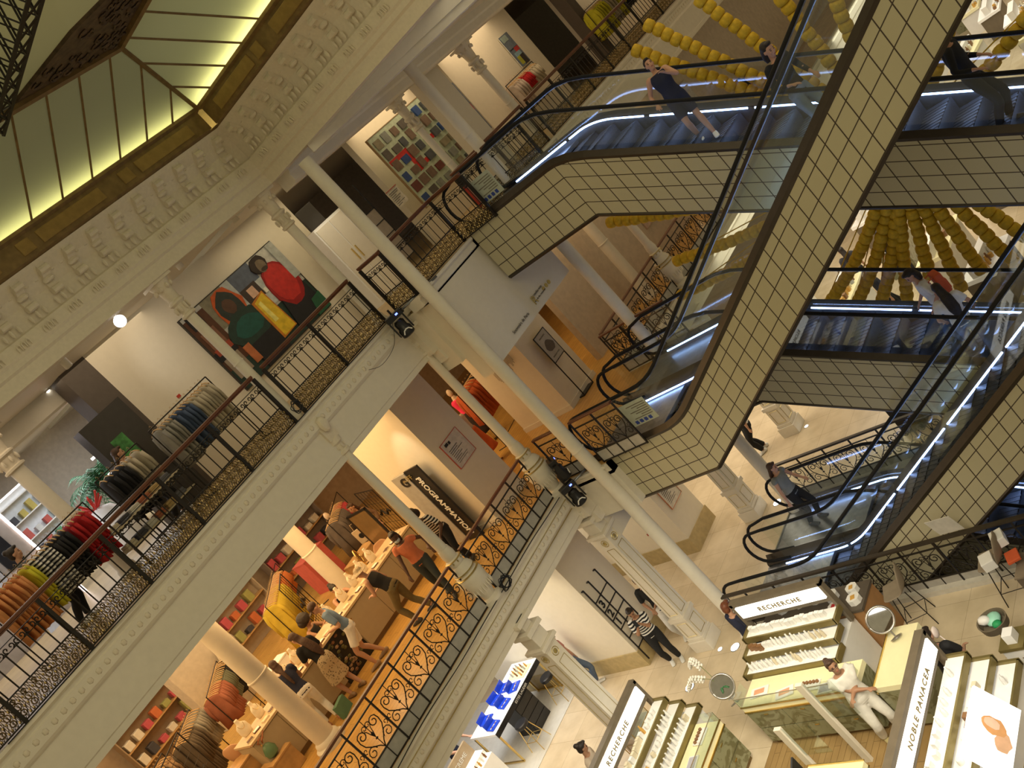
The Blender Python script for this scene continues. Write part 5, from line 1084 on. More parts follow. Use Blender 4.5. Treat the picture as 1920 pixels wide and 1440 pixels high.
for j in range(14): m.tube([(0, 0, .28), (.1*math.cos(j), .1*math.sin(j), .4), (.18*math.cos(j*1.1), .18*math.sin(j*1.1), .48)], .01, 4)
m.build('dried_flowers', mat('dried', (.4, .16, .08), .8), t)
t = MB().box((-.18, -.05, 0), (.18, .05, .28)).build('shopping_bag', mat('green_bag', (.10, .22, .14), .6), None); t.location = (7.55, 17.55, Z1); t.rotation_euler = (0, 0, .4); tag(t, 'green bag on the parquet beside the feet in white trousers', 'bag')
t = thing('pedestal_sign', 'dark framed mirror leaning between the slim urn column and the programme panel', 'mirror', (12.0, 19.4, Z1), 1.6); MB().box((0, 0, 0), (.7, .03, 1.6)).build('mirror_glass', mat('smoky_mirror', (.35, .24, .12), .2, .6), t); MB().box((-.04, -.01, 0), (0, .04, 1.65)).box((.7, -.01, 0), (.74, .04, 1.65)).box((-.04, -.01, 1.6), (.74, .04, 1.65)).build('frame', BLACK, t)
# ------------------------------------------------------------------ upper gallery furniture
t = thing('shelf_table', 'black framed two-tier table with folded clothes behind the balustrade', 'table', (6.6, 16.2, Z2)); f = MB()
for x in (0, .75, 1.5):
    for y in (0, .6): f.box((x-.012, y-.012, 0), (x+.012, y+.012, 1.0))
for z in (.35, .7, 1.0):
    f.box((0, -.012, z-.012), (1.5, .012, z+.012)).box((0, .588, z-.012), (1.5, .612, z+.012))
f.build('frame', IRON, t); MB().box((0, 0, .36), (1.5, .6, .38)).build('shelf', mat('shelf_cream', (.5, .42, .28), .5), t); MB().box((0, 0, .71), (1.5, .6, .73)).build('shelf', MATS['shelf_cream'], t)
for i in range(12):
    x = 6.7+.24*(i % 6); zz = Z2+(.38 if i < 6 else .73); c = [(.45, .4, .3), (.05, .05, .06), (.5, .48, .42), (.35, .12, .06), (.4, .28, .12), (.12, .12, .14)][i % 6]
    t = MB().box((-.1, -.14, 0), (.1, .14, .05)).box((-.095, -.13, .05), (.095, .13, .1)).build('folded_clothes', cloth('f%d' % (i % 6), c), None, bevel=.012); t.location = (x, 16.5, zz); tag(t, '%s folded clothes on the %s shelf of the black framed table' % (['cream', 'black', 'ivory', 'rust', 'tan', 'charcoal'][i % 6], 'lower' if i < 6 else 'upper'), 'clothes')
t = thing('palm_tree', 'leafy green palm in the far shop beyond the clothes rails', 'palm', (9.95, 22.8, Z2)); MB().tube(*smoothp([(0, 0, 0), (.05, 0, .6), (0, 0, 1.3)], [.06, .05, .05]), n=8).build('trunk', WOOD, t, smooth='all')
m = MB(); rr = random.Random(2)
for j in range(60):
    a = j*2.4; el = rr.uniform(-.1, 1.2); L = rr.uniform(.9, 1.5); p = []
    for q in range(7):
        s = q/6; p.append(Vector((math.cos(a)*L*s*math.cos(el), math.sin(a)*L*s*math.cos(el), 1.3+L*s*math.sin(el)-.7*s*s)))
    m.tube(p, .008, 4)
    for q in range(1, 7):
        for sg in (-1, 1):
            for e in (0, .5):
                o_ = p[q-1].lerp(p[q], e); dd = (p[q]-p[q-1]).normalized(); sd = dd.cross(Vector((0, 0, 1))).normalized()*sg
                tip = o_+sd*.34*(1-.1*q)+dd*.16-Vector((0, 0, .08)); m.add([o_-dd*.02, o_+dd*.02, tip], [(0, 1, 2)])
m.build('fronds', [mat('palm_leaf', (.06, .20, .09), .5, noise=.5)], t)
t = thing('lit_sign', 'small red illuminated sign with white letters behind the palm', 'sign', (10.0, 21.8, -.35), 0); MB().box((0, 0, 0), (.42, .04, .34)).build('sign_face', lum('red_glow', (1, .04, .05), 1.6), t); text('SOLDES', .09, lum('white_glow', (1, 1, 1), 2), t, (.21, -.004, .24), (PI/2, 0, 0)); text('-50%', .1, lum('white_glow', (1, 1, 1), 2), t, (.21, -.004, .11), (PI/2, 0, 0)); MB().box((-.3, .02, -.1), (.8, .06, -.02)).box((-.3, .02, .4), (.8, .06, .46)).build('lit_frame', lum('white_tube', (1, .95, .92), 3), t)
def shop_wall(x, y, w, h, z, lb, c=(.35, .3, .25)):
    t = thing('wall_display', lb, 'display', (x, y, z)); MB().box((0, 0, 0), (w, .3, h)).build('back_panel', mat('disp_%02d' % int(c[0]*99), c, .6), t); MB().box((-.04, -.04, h*.48), (w+.04, 0, h*.48+.05)).box((-.04, -.04, h), (w+.04, 0, h+.05)).box((w, -.04, 0), (w+.05, 0, h)).build('lit_edge', lum('pink_white_tube', (1, .86, .84), 3), t)
    for q in range(int(w/.5)): MB().box((q*.5+.05, -.05, h*.55), (q*.5+.42, .0, h*.9)).build('niche', BLACK, t)
shop_wall(3.4, 22.0, 4.2, 2.4, Z2, 'dark shelving with glowing white edges at the left edge of the upper gallery')
t = thing('column', 'bluish white lit column with capital at the far left edge', 'column', (6.4, 21.0, Z2)); MB().lathe([(.12, 0), (.1, .1), (.1, 2.3), (.2, 2.45), (.2, 2.6), (.35, 2.7), (.35, 3.2)], n=20).build('shaft', mat('bluish_white', (.62, .68, .80), .5), t, smooth=True)
area('shop_cool_light', (6.0, 21.0, 1.4), 3, 2.5, 130, (.85, .9, 1)); area('shop_cool_light', (11.0, 24, 1.4), 4, 4, 220, (.9, .95, 1))
t = thing('dark_cabinet', 'dark glass cabinet with green plant pictures beside the white wall, upper gallery', 'cabinet', (8.15, 17.9, Z2)); MB().box((0, 0, 0), (1.0, .3, 2.3)).build('body', mat('dark_glass', (.05, .045, .04), .25), t); MB().box((.25, -.01, 1.2), (.55, 0, 1.8)).build('picture', mat('green_pict', (.06, .22, .06), .6, noise=.6), t)
for (x, y, z, w, h, lb) in ((21.0, 17.35, -.75, .5, 1.5, 'narrow glass strip opening with blue and red shop items, far upper gallery'), (24.2, 17.35, -.2, .5, 1.0, 'second narrow glass strip above the small rail, far upper gallery')):
    flat('display_board', lb, 'board', (x, y, z), 0, w, h, [((.14, .17, .22), R_(0, 0, 1, 1)), ((.02, .02, .03), R_(.1, .52, .95, .56)), ((.45, .04, .04), R_(.5, .42, .95, .55)), ((.25, .4, .5), R_(.2, .3, .8, .42)), ((.4, .4, .04), R_(.2, .05, .5, .3)), ((.04, .03, .03), R_(.5, .0, .9, .3)), ((.3, .38, .36), R_(.1, .8, .7, .97))], frame=None, depth=.02)
MB().box((26.3, 16.3, Z2), (26.7, 16.7, 1.5)).build('trim_dark_post', mat('taupe_panel', (.10, .08, .065), .6))['kind'] = 'structure'

for k, (x, y, w_, h_, c, lb) in enumerate([(8.6, 27.5, 2.2, 2.6, (.75, .78, .80), 'bright wall unit far behind the palm'), (12.4, 26.0, 1.4, 2.4, (.70, .70, .68), 'bright unit with jars right of the palm'), (5.0, 27.0, 2.4, 2.5, (.6, .62, .66), 'pale wall unit far at the left edge')]):
    t = thing('wall_unit', lb, 'shelving', (x, y, Z2)); MB().box((0, .3, 0), (w_, .34, h_)).box((0, 0, 0), (.03, .3, h_)).box((w_-.03, 0, 0), (w_, .3, h_)).build('carcass', mat('unit_%d' % k, c, .5), t)
    for z in (.4, .9, 1.4, 1.9, 2.4): MB().box((.03, 0, z), (w_-.03, .3, z+.03)).build('shelf', WHITE, t)
    MB().box((.03, -.01, h_), (w_-.03, .05, h_+.05)).build('light_tube', lum('white_tube', (1, .95, .92), 3), t)
    for z in (.43, .93, 1.43, 1.93):
        for q in range(int(w_/.3)):
            c_ = rr.choice([(.05, .05, .06), (.5, .1, .08), (.6, .6, .58), (.1, .3, .15), (.5, .4, .1)]); o = MB().box((-.08, -.08, 0), (.08, .08, rr.uniform(.15, .35))).build('shop_item', mat('item_%02d_%02d' % (int(c_[0]*99), int(c_[1]*99)), c_, .5), None, bevel=.01); o.location = (x+.2+q*.3, y+.15, Z2+z); tag(o, 'small item on the %s' % lb, 'goods', 'goods on the %s' % lb)
t = thing('round_stand', 'white rounded stand with red decoration in front of the palm', 'stand', (8.6, 21.0, Z2)); MB().lathe([(.55, 0), (.5, .5), (.3, .95), (.1, 1.05)], n=24).build('body', WHITE, t, smooth=True); m = MB()
for j in range(18): m.tube([(0, 0, 1.0), (.3*math.cos(j*.9), .3*math.sin(j*.9), 1.25+.1*math.sin(j*3))], .02, 5)
m.build('red_decoration', mat('sticker_red2', (.6, .04, .03), .5), t)
# more of the lower gallery shop: wire grids with wavy ornament, wall units, extra stools
for k, (x, y, rz, lb) in enumerate([(9.9, 20.75, .9, 'black wire grid screen in front of the mustard garments'), (12.6, 19.6, 1.3, 'black wire grid screen behind the gold framed mirror'), (5.2, 19.3, .7, 'black wire grid screen at the lower left corner')]):
    t = thing('wire_screen', lb, 'screen', (x, y, Z1), rz); m = MB(); m.box((-.01, -.01, 0), (.01, .01, 1.7)).box((1.19, -.01, 0), (1.21, .01, 1.7)).box((0, -.01, 1.69), (1.2, .01, 1.71)).box((0, -.01, .1), (1.2, .01, .12)); m.build('frame', IRON, t); g_ = MB()
    for q in range(1, 6): g_.tube([(.2*q, 0, .11), (.2*q, 0, 1.7)], .005, 4)
    for q in range(1, 8): g_.tube([(0, 0, .11+.2*q), (1.2, 0, .11+.2*q)], .005, 4)
    g_.build('wire_grid', IRON, t); MB().tube([(.2+.05*q, -.02, 1.0+.07*math.sin(q*.8)) for q in range(16)], .022, 6).build('wavy_ornament', IRON, t, smooth='all')
for k, (x, y, w_, h_, c, lb) in enumerate([(6.8, 25.9, 2.6, 2.4, (.28, .20, .12), 'dark wood unit at the back left of the lower gallery'), (9.9, 25.9, 2.2, 2.4, (.40, .33, .24), 'beige unit at the back of the lower gallery'), (12.6, 25.9, 2.4, 2.4, (.20, .16, .13), 'dark unit at the back right of the lower gallery')]):
    t = thing('wall_unit', lb, 'shelving', (x, y, Z1)); MB().box((0, .3, 0), (w_, .34, h_)).box((0, 0, 0), (.03, .3, h_)).box((w_-.03, 0, 0), (w_, .3, h_)).build('carcass', mat('unitb_%d' % k, c, .5), t)
    for z in (.4, .9, 1.4, 1.9): MB().box((.03, 0, z), (w_-.03, .3, z+.03)).build('shelf', WOOD, t)
    for z in (.43, .93, 1.43, 1.93):
        for q in range(int(w_/.32)):
            c_ = rr.choice([(.05, .05, .06), (.5, .14, .05), (.6, .55, .45), (.3, .3, .1), (.45, .08, .1)]); o = MB().box((-.1, -.1, 0), (.1, .1, rr.uniform(.12, .35))).build('shop_item', mat('item_%02d_%02d' % (int(c_[0]*99), int(c_[1]*99)), c_, .5), None, bevel=.01); o.location = (x+.2+q*.32, y+.15, Z1+z); tag(o, 'small item on the %s' % lb, 'goods', 'goods on the %s' % lb)
rail((8.8, 22.4), (9.6, 24.2), Z1, 1.6, [((.5, .42, .3), .9, 6, 'ivory'), ((.35, .3, .25), .8, 6, 'stone')], 'between the terracotta and mustard garments', step=.12)
rail((12.3, 21.5), (14.0, 23.0), Z1, 1.6, [((.12, .10, .09), 1.0, 8, 'charcoal'), ((.4, .05, .06), .8, 4, 'crimson')], 'behind the wire screen at the mirror', step=.12)
for k, (x, y) in enumerate([(8.95, 20.3), (9.9, 20.0)]):
    pass
# ------------------------------------------------------------------ shop floor: cosmetics counters
MARB = marblemat('green_marble', (.27, .27, .16), (.17, .16, .08))
GLOWC = mat('glow_cream_tray', (.80, .74, .45), .5, noise=.03, emit=(1, .88, .50), es=.12)  # brightness of LED-lit trays put into the material as a faint glow
GLOWW = mat('glow_white_tray', (.85, .84, .80), .5, noise=.02, emit=(1, .97, .90), es=.10)  # same added glow in white, also on tabletops and pads
GOLDF = mat('olive_gold_frame', (.24, .19, .07), .35, .5); TAUPE = mat('taupe_frame', (.16, .13, .09), .4)
rr = random.Random(31)
def vitrine(loc, rz, L, label, D=.55, H=.95, glass=True, n=3):
    """front faces -y; x along the length"""
    t = thing('glass_counter', label, 'counter', loc, rz)
    MB().box((.03, .05, 0), (L-.03, D-.03, .08)).build('plinth', BRONZE, t); MB().box((0, .02, .08), (L, D, H-.12)).build('body', MARB, t)
    MB().box((-.01, -.01, H-.14), (L+.01, .012, H-.11)).box((-.01, -.01, H-.015), (L+.01, .008, H+.008)).build('brass_edge', BRASS, t)
    MB().box((0, .005, H-.12), (L, D, H-.02)).build('glow_tray', GLOWC, t)
    s = L/n
    for i in range(n):
        for z0_, z1_ in ((.10, .42), (.44, H-.15)): 
            d = MB().box((i*s+.008, 0, z0_), ((i+1)*s-.008, .02, z1_)).build('drawer', MARB, t); MB().box((i*s+s/2-.04, -.012, z1_-.07), (i*s+s/2+.04, 0, z1_-.055)).build('pull', BRASS, d)
    if glass:
        MB().box((0, 0, H+.01), (L, .006, H+.2)).box((0, 0, H+.01), (.006, D*.6, H+.2)).box((L-.006, 0, H+.01), (L, D*.6, H+.2)).build('glass_panel', GLASS, t)
        MB().box((-.004, -.004, H+.195), (L+.004, .01, H+.205)).box((-.004, 0, H), (.008, .01, H+.2)).box((L-.008, 0, H), (L+.004, .01, H+.2)).build('glass_edge', mat('bright_edge', (.75, .72, .6), .1, .8), t)
    return t
vitrine((9.62, 11.9, Z0), -PI/2, 2.2, 'green marble glass counter behind the woman in white uniform', n=3, D=.6)
vitrine((10.75, 9.35, Z0), PI, 1.15, 'green marble counter end beside the round mirror', n=1, D=.5, glass=False)
vitrine((7.4, 12.3, Z0), 0, 2.05, 'green marble glass counter at the bottom edge below the long sign', n=3, D=.55)
vitrine((8.35, 9.2, Z0), PI/2+.0, .95, 'small marble cash desk at the bottom carrying the payment terminal', n=1, D=.55, glass=False)
def tiers(loc, rz, L, label, word, T=3, flip=1):
    """stepped lit shelves descending towards -y with a lit sign on a frame behind"""
    t = thing('tiered_display', label, 'display', loc, rz); b = MB()
    b.box((0, 0, 0), (L, .95, .9)); b.build('base_cabinet', WHITE, t)
    for k in range(T):
        y0, z0_ = .0+.28*k, .98+.14*k; x0 = .12*k*0
        MB().box((x0, y0, z0_-.04), (L, y0+.30, z0_)).build('shelf', GLOWW, t)
        MB().box((x0-.02, y0-.03, z0_-.07), (L+.02, y0, z0_+.045)).box((x0-.04, y0-.03, z0_-.07), (x0, y0+.3, z0_+.045)).box((L, y0-.03, z0_-.07), (L+.04, y0+.3, z0_+.045)).build('shelf_rim', GOLDF, t)
    f = MB(); zt = .98+.14*T
    f.box((-.03, .84, .9), (.03, .95, zt+.42)).box((L-.03, .84, .9), (L+.03, .95, zt+.42)).box((-.03, .84, zt+.36), (L+.03, .97, zt+.44)).box((0, .86, zt+.0), (L, .95, zt+.06)).build('sign_frame', TAUPE, t)
    MB().box((.05, .82, zt+.1), (L-.05, .86, zt+.34)).build('sign_panel', lum('sign_white', (1, .97, .88), 1.3), t)
    text(word, .13, mat('sign_letter', (.22, .17, .07), .5), t, (L/2, .812, zt+.22), (PI/2, 0, 0), .004, spacing=1.3, bold=.002)
    return t, [(.14+.28*k, .98+.14*k) for k in range(T)]
K1, rows1 = tiers((10.26, 12.0, Z0), -PI/2, 1.85, 'three-step lit cosmetics display with white sign by the well railing', 'RECHERCHE')
K2, rows2 = tiers((7.5, 12.9, Z0), 0, 2.3, 'three-step lit cosmetics display with long white sign at the bottom', 'RECHERCHE')
K3, rows3 = tiers((7.4, 7.1, Z0), 0, 2.2, 'lit display with the long vertical-looking sign in the lower right', 'NOBLE PANACEA')
pm = [WHITE, mat('prod_amber', (.62, .35, .08), .3), mat('prod_blue', (.02, .05, .5), .3), mat('prod_grey', (.40, .40, .40), .3), mat('prod_cream', (.70, .62, .45), .4), mat('prod_brown', (.24, .12, .05), .4)]
meshes = {}
def product(kind, mi):
    if (kind, mi) in meshes: return meshes[(kind, mi)]
    m = MB()
    if kind == 'jar': m.lathe([(.032, 0), (.036, .01), (.036, .04), (.034, .045), (.034, .06), (.03, .065)], n=14)
    elif kind == 'bottle': m.lathe([(.022, 0), (.025, .01), (.025, .09), (.012, .11), (.012, .14), (.01, .145)], n=12)
    else: m.box((-.035, -.025, 0), (.035, .025, .09)).box((-.03, -.026, .03), (.03, -.025, .06))
    o = m.build('tmp', pm[mi], None, smooth=(kind != 'product_box')); d = o.data; bpy.data.objects.remove(o); meshes[(kind, mi)] = d; return d
NM = {0: 'white', 1: 'amber', 2: 'blue', 3: 'grey', 4: 'cream', 5: 'brown'}
def stock(root, rows, L, where, step=.1, dens=1):
    R = Matrix.Rotation(root.rotation_euler.z, 3, 'Z')
    for ri, (y, z) in enumerate(rows):
        n = int((L-.2)/step); kind = ['bottle', 'jar', 'product_box'][ri % 3]; mi = 0
        for i in range(n):
            if rr.random() > dens: continue
            if rr.random() < .16: kind = rr.choice(['jar', 'bottle', 'product_box']); mi = rr.choice([0, 0, 0, 1, 3, 4, 5])
            elif rr.random() < .35: mi = rr.choice([0, 0, 0, 0, 4])
            if rr.random() < .02: mi = 2
            o = bpy.data.objects.new(kind if kind == 'product_box' else 'cosmetics_'+kind, product(kind, mi)); COL.objects.link(o)
            o.location = Vector(root.location)+R @ Vector((.12+i*step, y+rr.uniform(-.03, .03), z)); o.rotation_euler = (0, 0, root.rotation_euler.z+rr.uniform(-.2, .2)); o.scale = (1.25, 1.25, 1.25)
            lv = ['lowest', 'middle', 'top'][ri] if len(rows) == 3 else 'tray'
            tag(o, '%s cosmetics %s on the %s step of the %s' % (NM[mi], kind.replace('product_', ''), lv, where), 'cosmetics', 'cosmetics on the %s' % where)
            if mi == 2: mi = 0
stock(K1, rows1, 1.85, 'display by the well railing'); stock(K2, rows2, 2.3, 'long-sign display at the bottom'); stock(K3, rows3, 2.2, 'display in the lower right', .16, .6)
def tray(x, y, z, rz, label, what):
    t = thing('tester_tray', label, 'tray', (x, y, z), rz); MB().box((-.17, -.1, 0), (.17, .1, .025)).build('tray_base', WHITE, t, bevel=.006)
    if what == 'pots':
        for q in range(5): MB().lathe([(.028, 0), (.03, .03), (.024, .032)], c=(-.13+.065*q, .04, .025), n=12).build('pot', pm[5], t, smooth=True)
        MB().box((-.15, -.07, .025), (.15, -.03, .05)).build('brush_rest', WHITE, t)
    elif what == 'card': MB().box((-.1, -.05, .025), (.1, .05, .03)).build('card', mat('peach_card', (.7, .35, .2), .6), t)
    else: MB().box((-.14, -.08, .025), (.14, .08, .03)).build('mirror_inlay', mat('grey_lilac', (.45, .44, .50), .2), t)
for p, rz, lb, w_ in (((9.85, 10.55, Z0+.94), -PI/2, 'tester tray with five brown pots in front of the woman in white', 'pots'), ((9.8, 11.05, Z0+.94), -1.3, 'white card holder with peach print on the glass counter', 'card'), ((9.75, 10.2, Z0+.94), -PI/2+.1, 'grey lilac flat tray on the glass counter front', 'x'), ((9.9, 11.6, Z0+.94), -1.4, 'glowing peach card in the corner of the glass counter', 'card'), ((8.6, 12.55, Z0+.94), .1, 'grey lilac flat tray on the bottom counter', 'x'), ((9.15, 12.6, Z0+.94), 0, 'white tray of makeup tools on the bottom counter', 'pots')): tray(*p, rz, lb, w_)
# portrait light box and lilac trays of the lower-right display
t = thing('light_box', 'bright light box with a peach portrait leaning in the lower right display', 'light box', (7.8, 6.95, Z0+1.0)); MB().box((0, 0, 0), (1.0, .05, .62)).build('lit_face', lum('lightbox_white', (1, .98, .97), 1.3), t)
m = MB(); m.prism(blob(.58, .30, .12, .17, 14, .12, 21), 1, -.004, 0); m.prism(blob(.42, .16, .13, .12, 12, .2, 22), 1, -.003, 0, 1); m.prism(blob(.60, .33, .07, .11, 12, .1, 23), 1, -.006, 0, 2); m.build('portrait_print', [mat('peach_hair', (.75, .38, .16), .6), mat('peach_arm', (.80, .48, .30), .6), mat('pale_face', (.85, .6, .45), .6)], t); t.rotation_euler = (-.5, 0, 0)
for k, (x, y, z) in enumerate([(9.75, 7.0, 1.1), (9.75, 6.6, 1.0), (9.75, 6.25, .9), (7.9, 6.5, 1.0), (7.55, 6.4, .95), (7.2, 6.6, 1.0)]):
    t = thing('display_cube', 'gold-rimmed tray with cube in the lower right, %s' % ['nearest the tall sign', 'second from the tall sign', 'third from the tall sign', 'below the light box', 'left of the light box foot', 'at the bottom edge'][k], 'display', (x, y, Z0)); MB().box((0, 0, 0), (.34, .3, z-.05)).build('column', WHITE, t); MB().box((-.02, -.02, z-.05), (.36, .32, z)).build('gold_tray', GOLDF, t); MB().box((.06, .06, z), (.22, .2, z+.16)).build('cube', WHITE if k < 3 else mat('mint', (.35, .70, .55), .4), t, bevel=.004)
for k, (x, y) in enumerate([(9.6, 5.6), (8.9, 5.5), (8.3, 5.5), (9.3, 5.0)]):
    t = thing('tester_pad', ['white rounded tester pad with purple dots at the right edge', 'white rounded tester pad with blue strip near the right edge', 'white rounded tester pad at the lower right corner', 'white rounded tester pad nearest the round table'][k], 'tray', (x, y, Z0+1.0)); MB().box((-.2, -.14, 0), (.2, .14, .03)).build('pad', GLOWW, t, bevel=.02); 
    for q in range(3): MB().lathe([(.025, .03), (.025, .035)], c=(-.1+.1*q, .02, 0), n=12).build('swatch', mat('plum', (.25, .05, .12), .4), t)
t = thing('display_table', 'white lit table under the rounded tester pads', 'table', (7.6, 4.7, Z0)); MB().box((0, 0, .9), (2.2, 1.3, 1.0)).build('tabletop', GLOWW, t, bevel=.01); MB().box((.1, .1, 0), (2.1, 1.2, .9)).build('body', WHITE, t)
area('kiosk_light', (9.3, 10.9, Z0+3.0), .8, 2.4, 14, (1, .95, .82)); area('kiosk_light', (8.6, 12.7, Z0+3.0), 2.4, .8, 13, (1, .95, .82)); area('kiosk_light', (8.6, 6.4, Z0+3.2), 2.2, 2, 34, (1, .96, .92))
# posts with white arms at the till, terminal
for k, (x, y, h) in enumerate([(9.12, 9.95, 1.75), (8.5, 10.25, 1.6)]):
    t = thing('barrier_post', ['white square post with clear screen in front of the woman in white', 'white square post with clear screen at the bottom edge'][k], 'post', (x, y, Z0)); MB().box((-.035, -.06, 0), (.035, .06, h)).build('post', PAINT2, t, bevel=.004); MB().box((-.006, -.06, 1.0), (.0, -.55, h-.02)).build('clear_screen', GLASS, t)
t = thing('payment_terminal', 'black payment terminal with glowing blue screen on the small marble desk', 'terminal', (8.1, 9.75, Z0+.97), .8); MB().box((-.045, -.1, 0), (.045, .1, .05)).build('terminal_body', BLACK, t, bevel=.01); MB().box((-.03, .0, .05), (.03, .07, .053)).build('screen', lum('blue_screen', (.1, .25, 1), 2.5), t)
t = thing('till_screen', 'black till screen seen edge-on behind the blue-lit terminal', 'screen', (8.0, 10.0, Z0+.97), .3); MB().box((-.2, 0, .08), (.2, .03, .38)).build('screen', BLACK, t); MB().box((-.03, 0, 0), (.03, .03, .1)).box((-.1, -.07, 0), (.1, .1, .012)).build('foot', BLACK, t)
# ring mirrors on stems, orchid pot
def ringmirror(loc, rz, label, H=.34, r=.2):
    t = thing('ring_mirror', label, 'mirror', loc, rz); MB().tube([(r*math.cos(q), 0, H+r*math.sin(q)) for q in [j*PI/12 for j in range(25)]], .02, 8).build('ring', mat('brushed_nickel', (.45, .42, .38), .3, .9), t, smooth='all')
    MB().prism([(.93*r*math.cos(q), H+.93*r*math.sin(q)) for q in [j*PI/12 for j in range(24)]], 1, -.004, .004).build('mirror_glass', mat('mirror_clear', (.8, .8, .78), .03, 1), t); MB().lathe([(.1, 0), (.1, .015), (.012, .03), (.012, H-r)], n=16).build('foot', MATS['brushed_nickel'], t, smooth=True); return t
a = ringmirror((10.5, 9.15, Z0+.95), 2.2, 'round nickel ring mirror beside the tall vertical-looking sign'); a.rotation_euler = (.5, 0, 2.3)
a = ringmirror((9.75, 12.05, Z0+.95), 2.2, 'round nickel ring mirror around the white orchid pot'); a.rotation_euler = (.5, 0, 2.3)
t = thing('orchid_plant', 'white orchid in a pot in front of the ring mirror on the shop floor counter', 'plant', (9.9, 12.2, Z0+.95)); MB().lathe([(.06, 0), (.085, .02), (.09, .2), (.08, .21)], n=18).build('pot', WHITE, t, smooth=True)
m = MB()
for j in range(7): a_ = j*.9; m.tube([(0, 0, .2), (.06*math.cos(a_), .06*math.sin(a_), .29), (.16*math.cos(a_), .16*math.sin(a_), .25)], [(.008, .02), (.008, .035), (.003, .01)], 6)
m.build('leaves', mat('leaf_green', (.03, .12, .04), .4), t, smooth='all'); m = MB(); fl = MB()
for sx, L_ in ((1, .7), (-.4, .55)):
    p = [(0, 0, .2), (.03*sx, .05, .45), (.1*sx, .16, L_), (.2*sx+.02, .36, L_+.06), (.26*sx, .52, L_-.08)]; q, _ = smoothp(p, [1]*5, 4); m.tube(q, .005, 5)
    for i in range(8, len(q)):
        c_ = q[i]
        for w_ in range(5): fl.ell((c_.x+.04*math.cos(w_*1.26), c_.y+.012*w_, c_.z-.01+.04*math.sin(w_*1.26)), (.034, .016, .03), 6)
m.build('stems', mat('stem', (.12, .16, .05), .5), t); fl.build('blossoms', mat('orchid_white', (.78, .74, .66), .6), t, smooth='all')
# white cups row and cabinets near the railing
t = thing('cabinet', 'open dark and tan cabinet end beside the lit sign at the well railing', 'cabinet', (11.25, 9.95, Z0)); MB().box((0, 0, 0), (.62, .8, .94)).build('body', mat('tan_leather', (.38, .20, .08), .5), t); MB().box((-.02, -.02, .94), (.64, 2.1, .99)).build('top_slab', mat('dark_top', (.10, .08, .06), .4), t); MB().box((.05, .8, 0), (.6, 2.05, .94)).build('side_body', mat('dark_side', (.14, .11, .08), .5), t)
for k, (x, y, s_, c_) in enumerate([(11.45, 10.1, .2, 0), (11.7, 10.2, .18, 0), (11.35, 10.45, .18, 6), (11.65, 10.6, .2, 0), (11.7, 10.95, .2, 4), (11.7, 11.3, .2, 0), (11.65, 11.65, .2, 4)]):
    t = thing('gift_box', ['white gift box at the tan corner of the cabinet', 'white gift box nearest the railing corner', 'red and white gift box on the dark cabinet top', 'white gift box beside the red one', 'white and orange gift box fourth along the cabinet top', 'white gift box fifth along the cabinet top', 'white and orange gift box behind the lit sign'][k], 'box', (x, y, Z0+.99), rr.uniform(-.3, .3)); MB().lathe([(s_*.62, 0), (s_*.62, .1)], n=8).build('box_body', WHITE, t); MB().box((-s_*.3, -s_*.2, .1), (s_*.2, s_*.2, .106)).build('label_square', mat('prod_red', (.55, .03, .03), .4) if c_ == 6 else pm[1], t)
# tall stools
TAUF = mat('taupe_felt', (.26, .21, .15), .8)
shell_chair((11.75, 9.55, Z0), 1.9, 'tall taupe stool with thin black legs by the well railing', .78, TAUF, IRON, False)
shell_chair((11.9, 7.9, Z0), 1.7, 'second tall stool with black legs at the right edge near the boxes', .78, TAUF, IRON, False)
for k, (x, y, c_) in enumerate([(12.05, 7.7, WHITE), (11.75, 7.9, WHITE), (11.8, 7.55, ORG)]):
    t = thing('parcel', ['white box stacked on the second stool', 'round-cornered white box on the second stool edge', 'orange parcel strip on the second stool'][k], 'box', (x, y, Z0+.80+.12*(k == 0)), .4); MB().box((-.13, -.1, 0), (.13, .1, .16 if k < 2 else .05)).build('box_body', c_, t, bevel=.01)
t = thing('box_cabinet', 'small dark cabinet standing at the right edge under the railing', 'cabinet', (11.55, 7.0, Z0)); MB().box((0, 0, 0), (.5, .6, .6)).build('body', mat('dark_side', (.14, .11, .08), .5), t, bevel=.01); MB().box((-.01, -.01, .6), (.51, .61, .63)).build('top_slab', TAUF, t)
t = thing('round_table', 'round taupe table at the right edge beside the green bowl', 'table', (10.05, 7.0, Z0)); MB().lathe([(.3, .86), (.32, .88), (.32, .90)], n=32).build('tabletop', TAUF, t, smooth=True); MB().lathe([(.2, 0), (.2, .02), (.03, .04), (.03, .86)], n=20).build('pedestal', TAUPE, t, smooth=True)
t = thing('basin', 'taupe basin with green and mint contents by the round table', 'basin', (10.45, 7.6, Z0+.0)); MB().lathe([(.15, 0), (.04, .05), (.04, .8), (.2, .86), (.22, .98), (.2, .98), (.17, .88)], n=28).build('basin_body', TAUPE, t, smooth=True); MB().ell((.05, 0, .94), (.13, .11, .07), 14).build('mint_bowl', mat('mint', (.35, .70, .55), .4), t, smooth='all'); MB().ell((-.07, -.08, .95), (.07, .07, .05), 12).build('green_puff', mat('green_puff', (.02, .30, .10), .6), t, smooth='all'); MB().ell((.0, .1, .99), (.08, .1, .07), 8).build('pale_cloth', WHITE, t, smooth='all')
t = MB().tube([(0, 0, 0), (0, .12, .5)], .008, 6).ell((0, .14, .58), (.08, .03, .09), 10).build('tester_paddle', mat('pale_pink', (.7, .6, .55), .5), None, smooth='all'); t.location = (9.9, 7.9, Z0+.9); tag(t, 'pale paddle shaped hand mirror standing behind the white cubes', 'mirror')
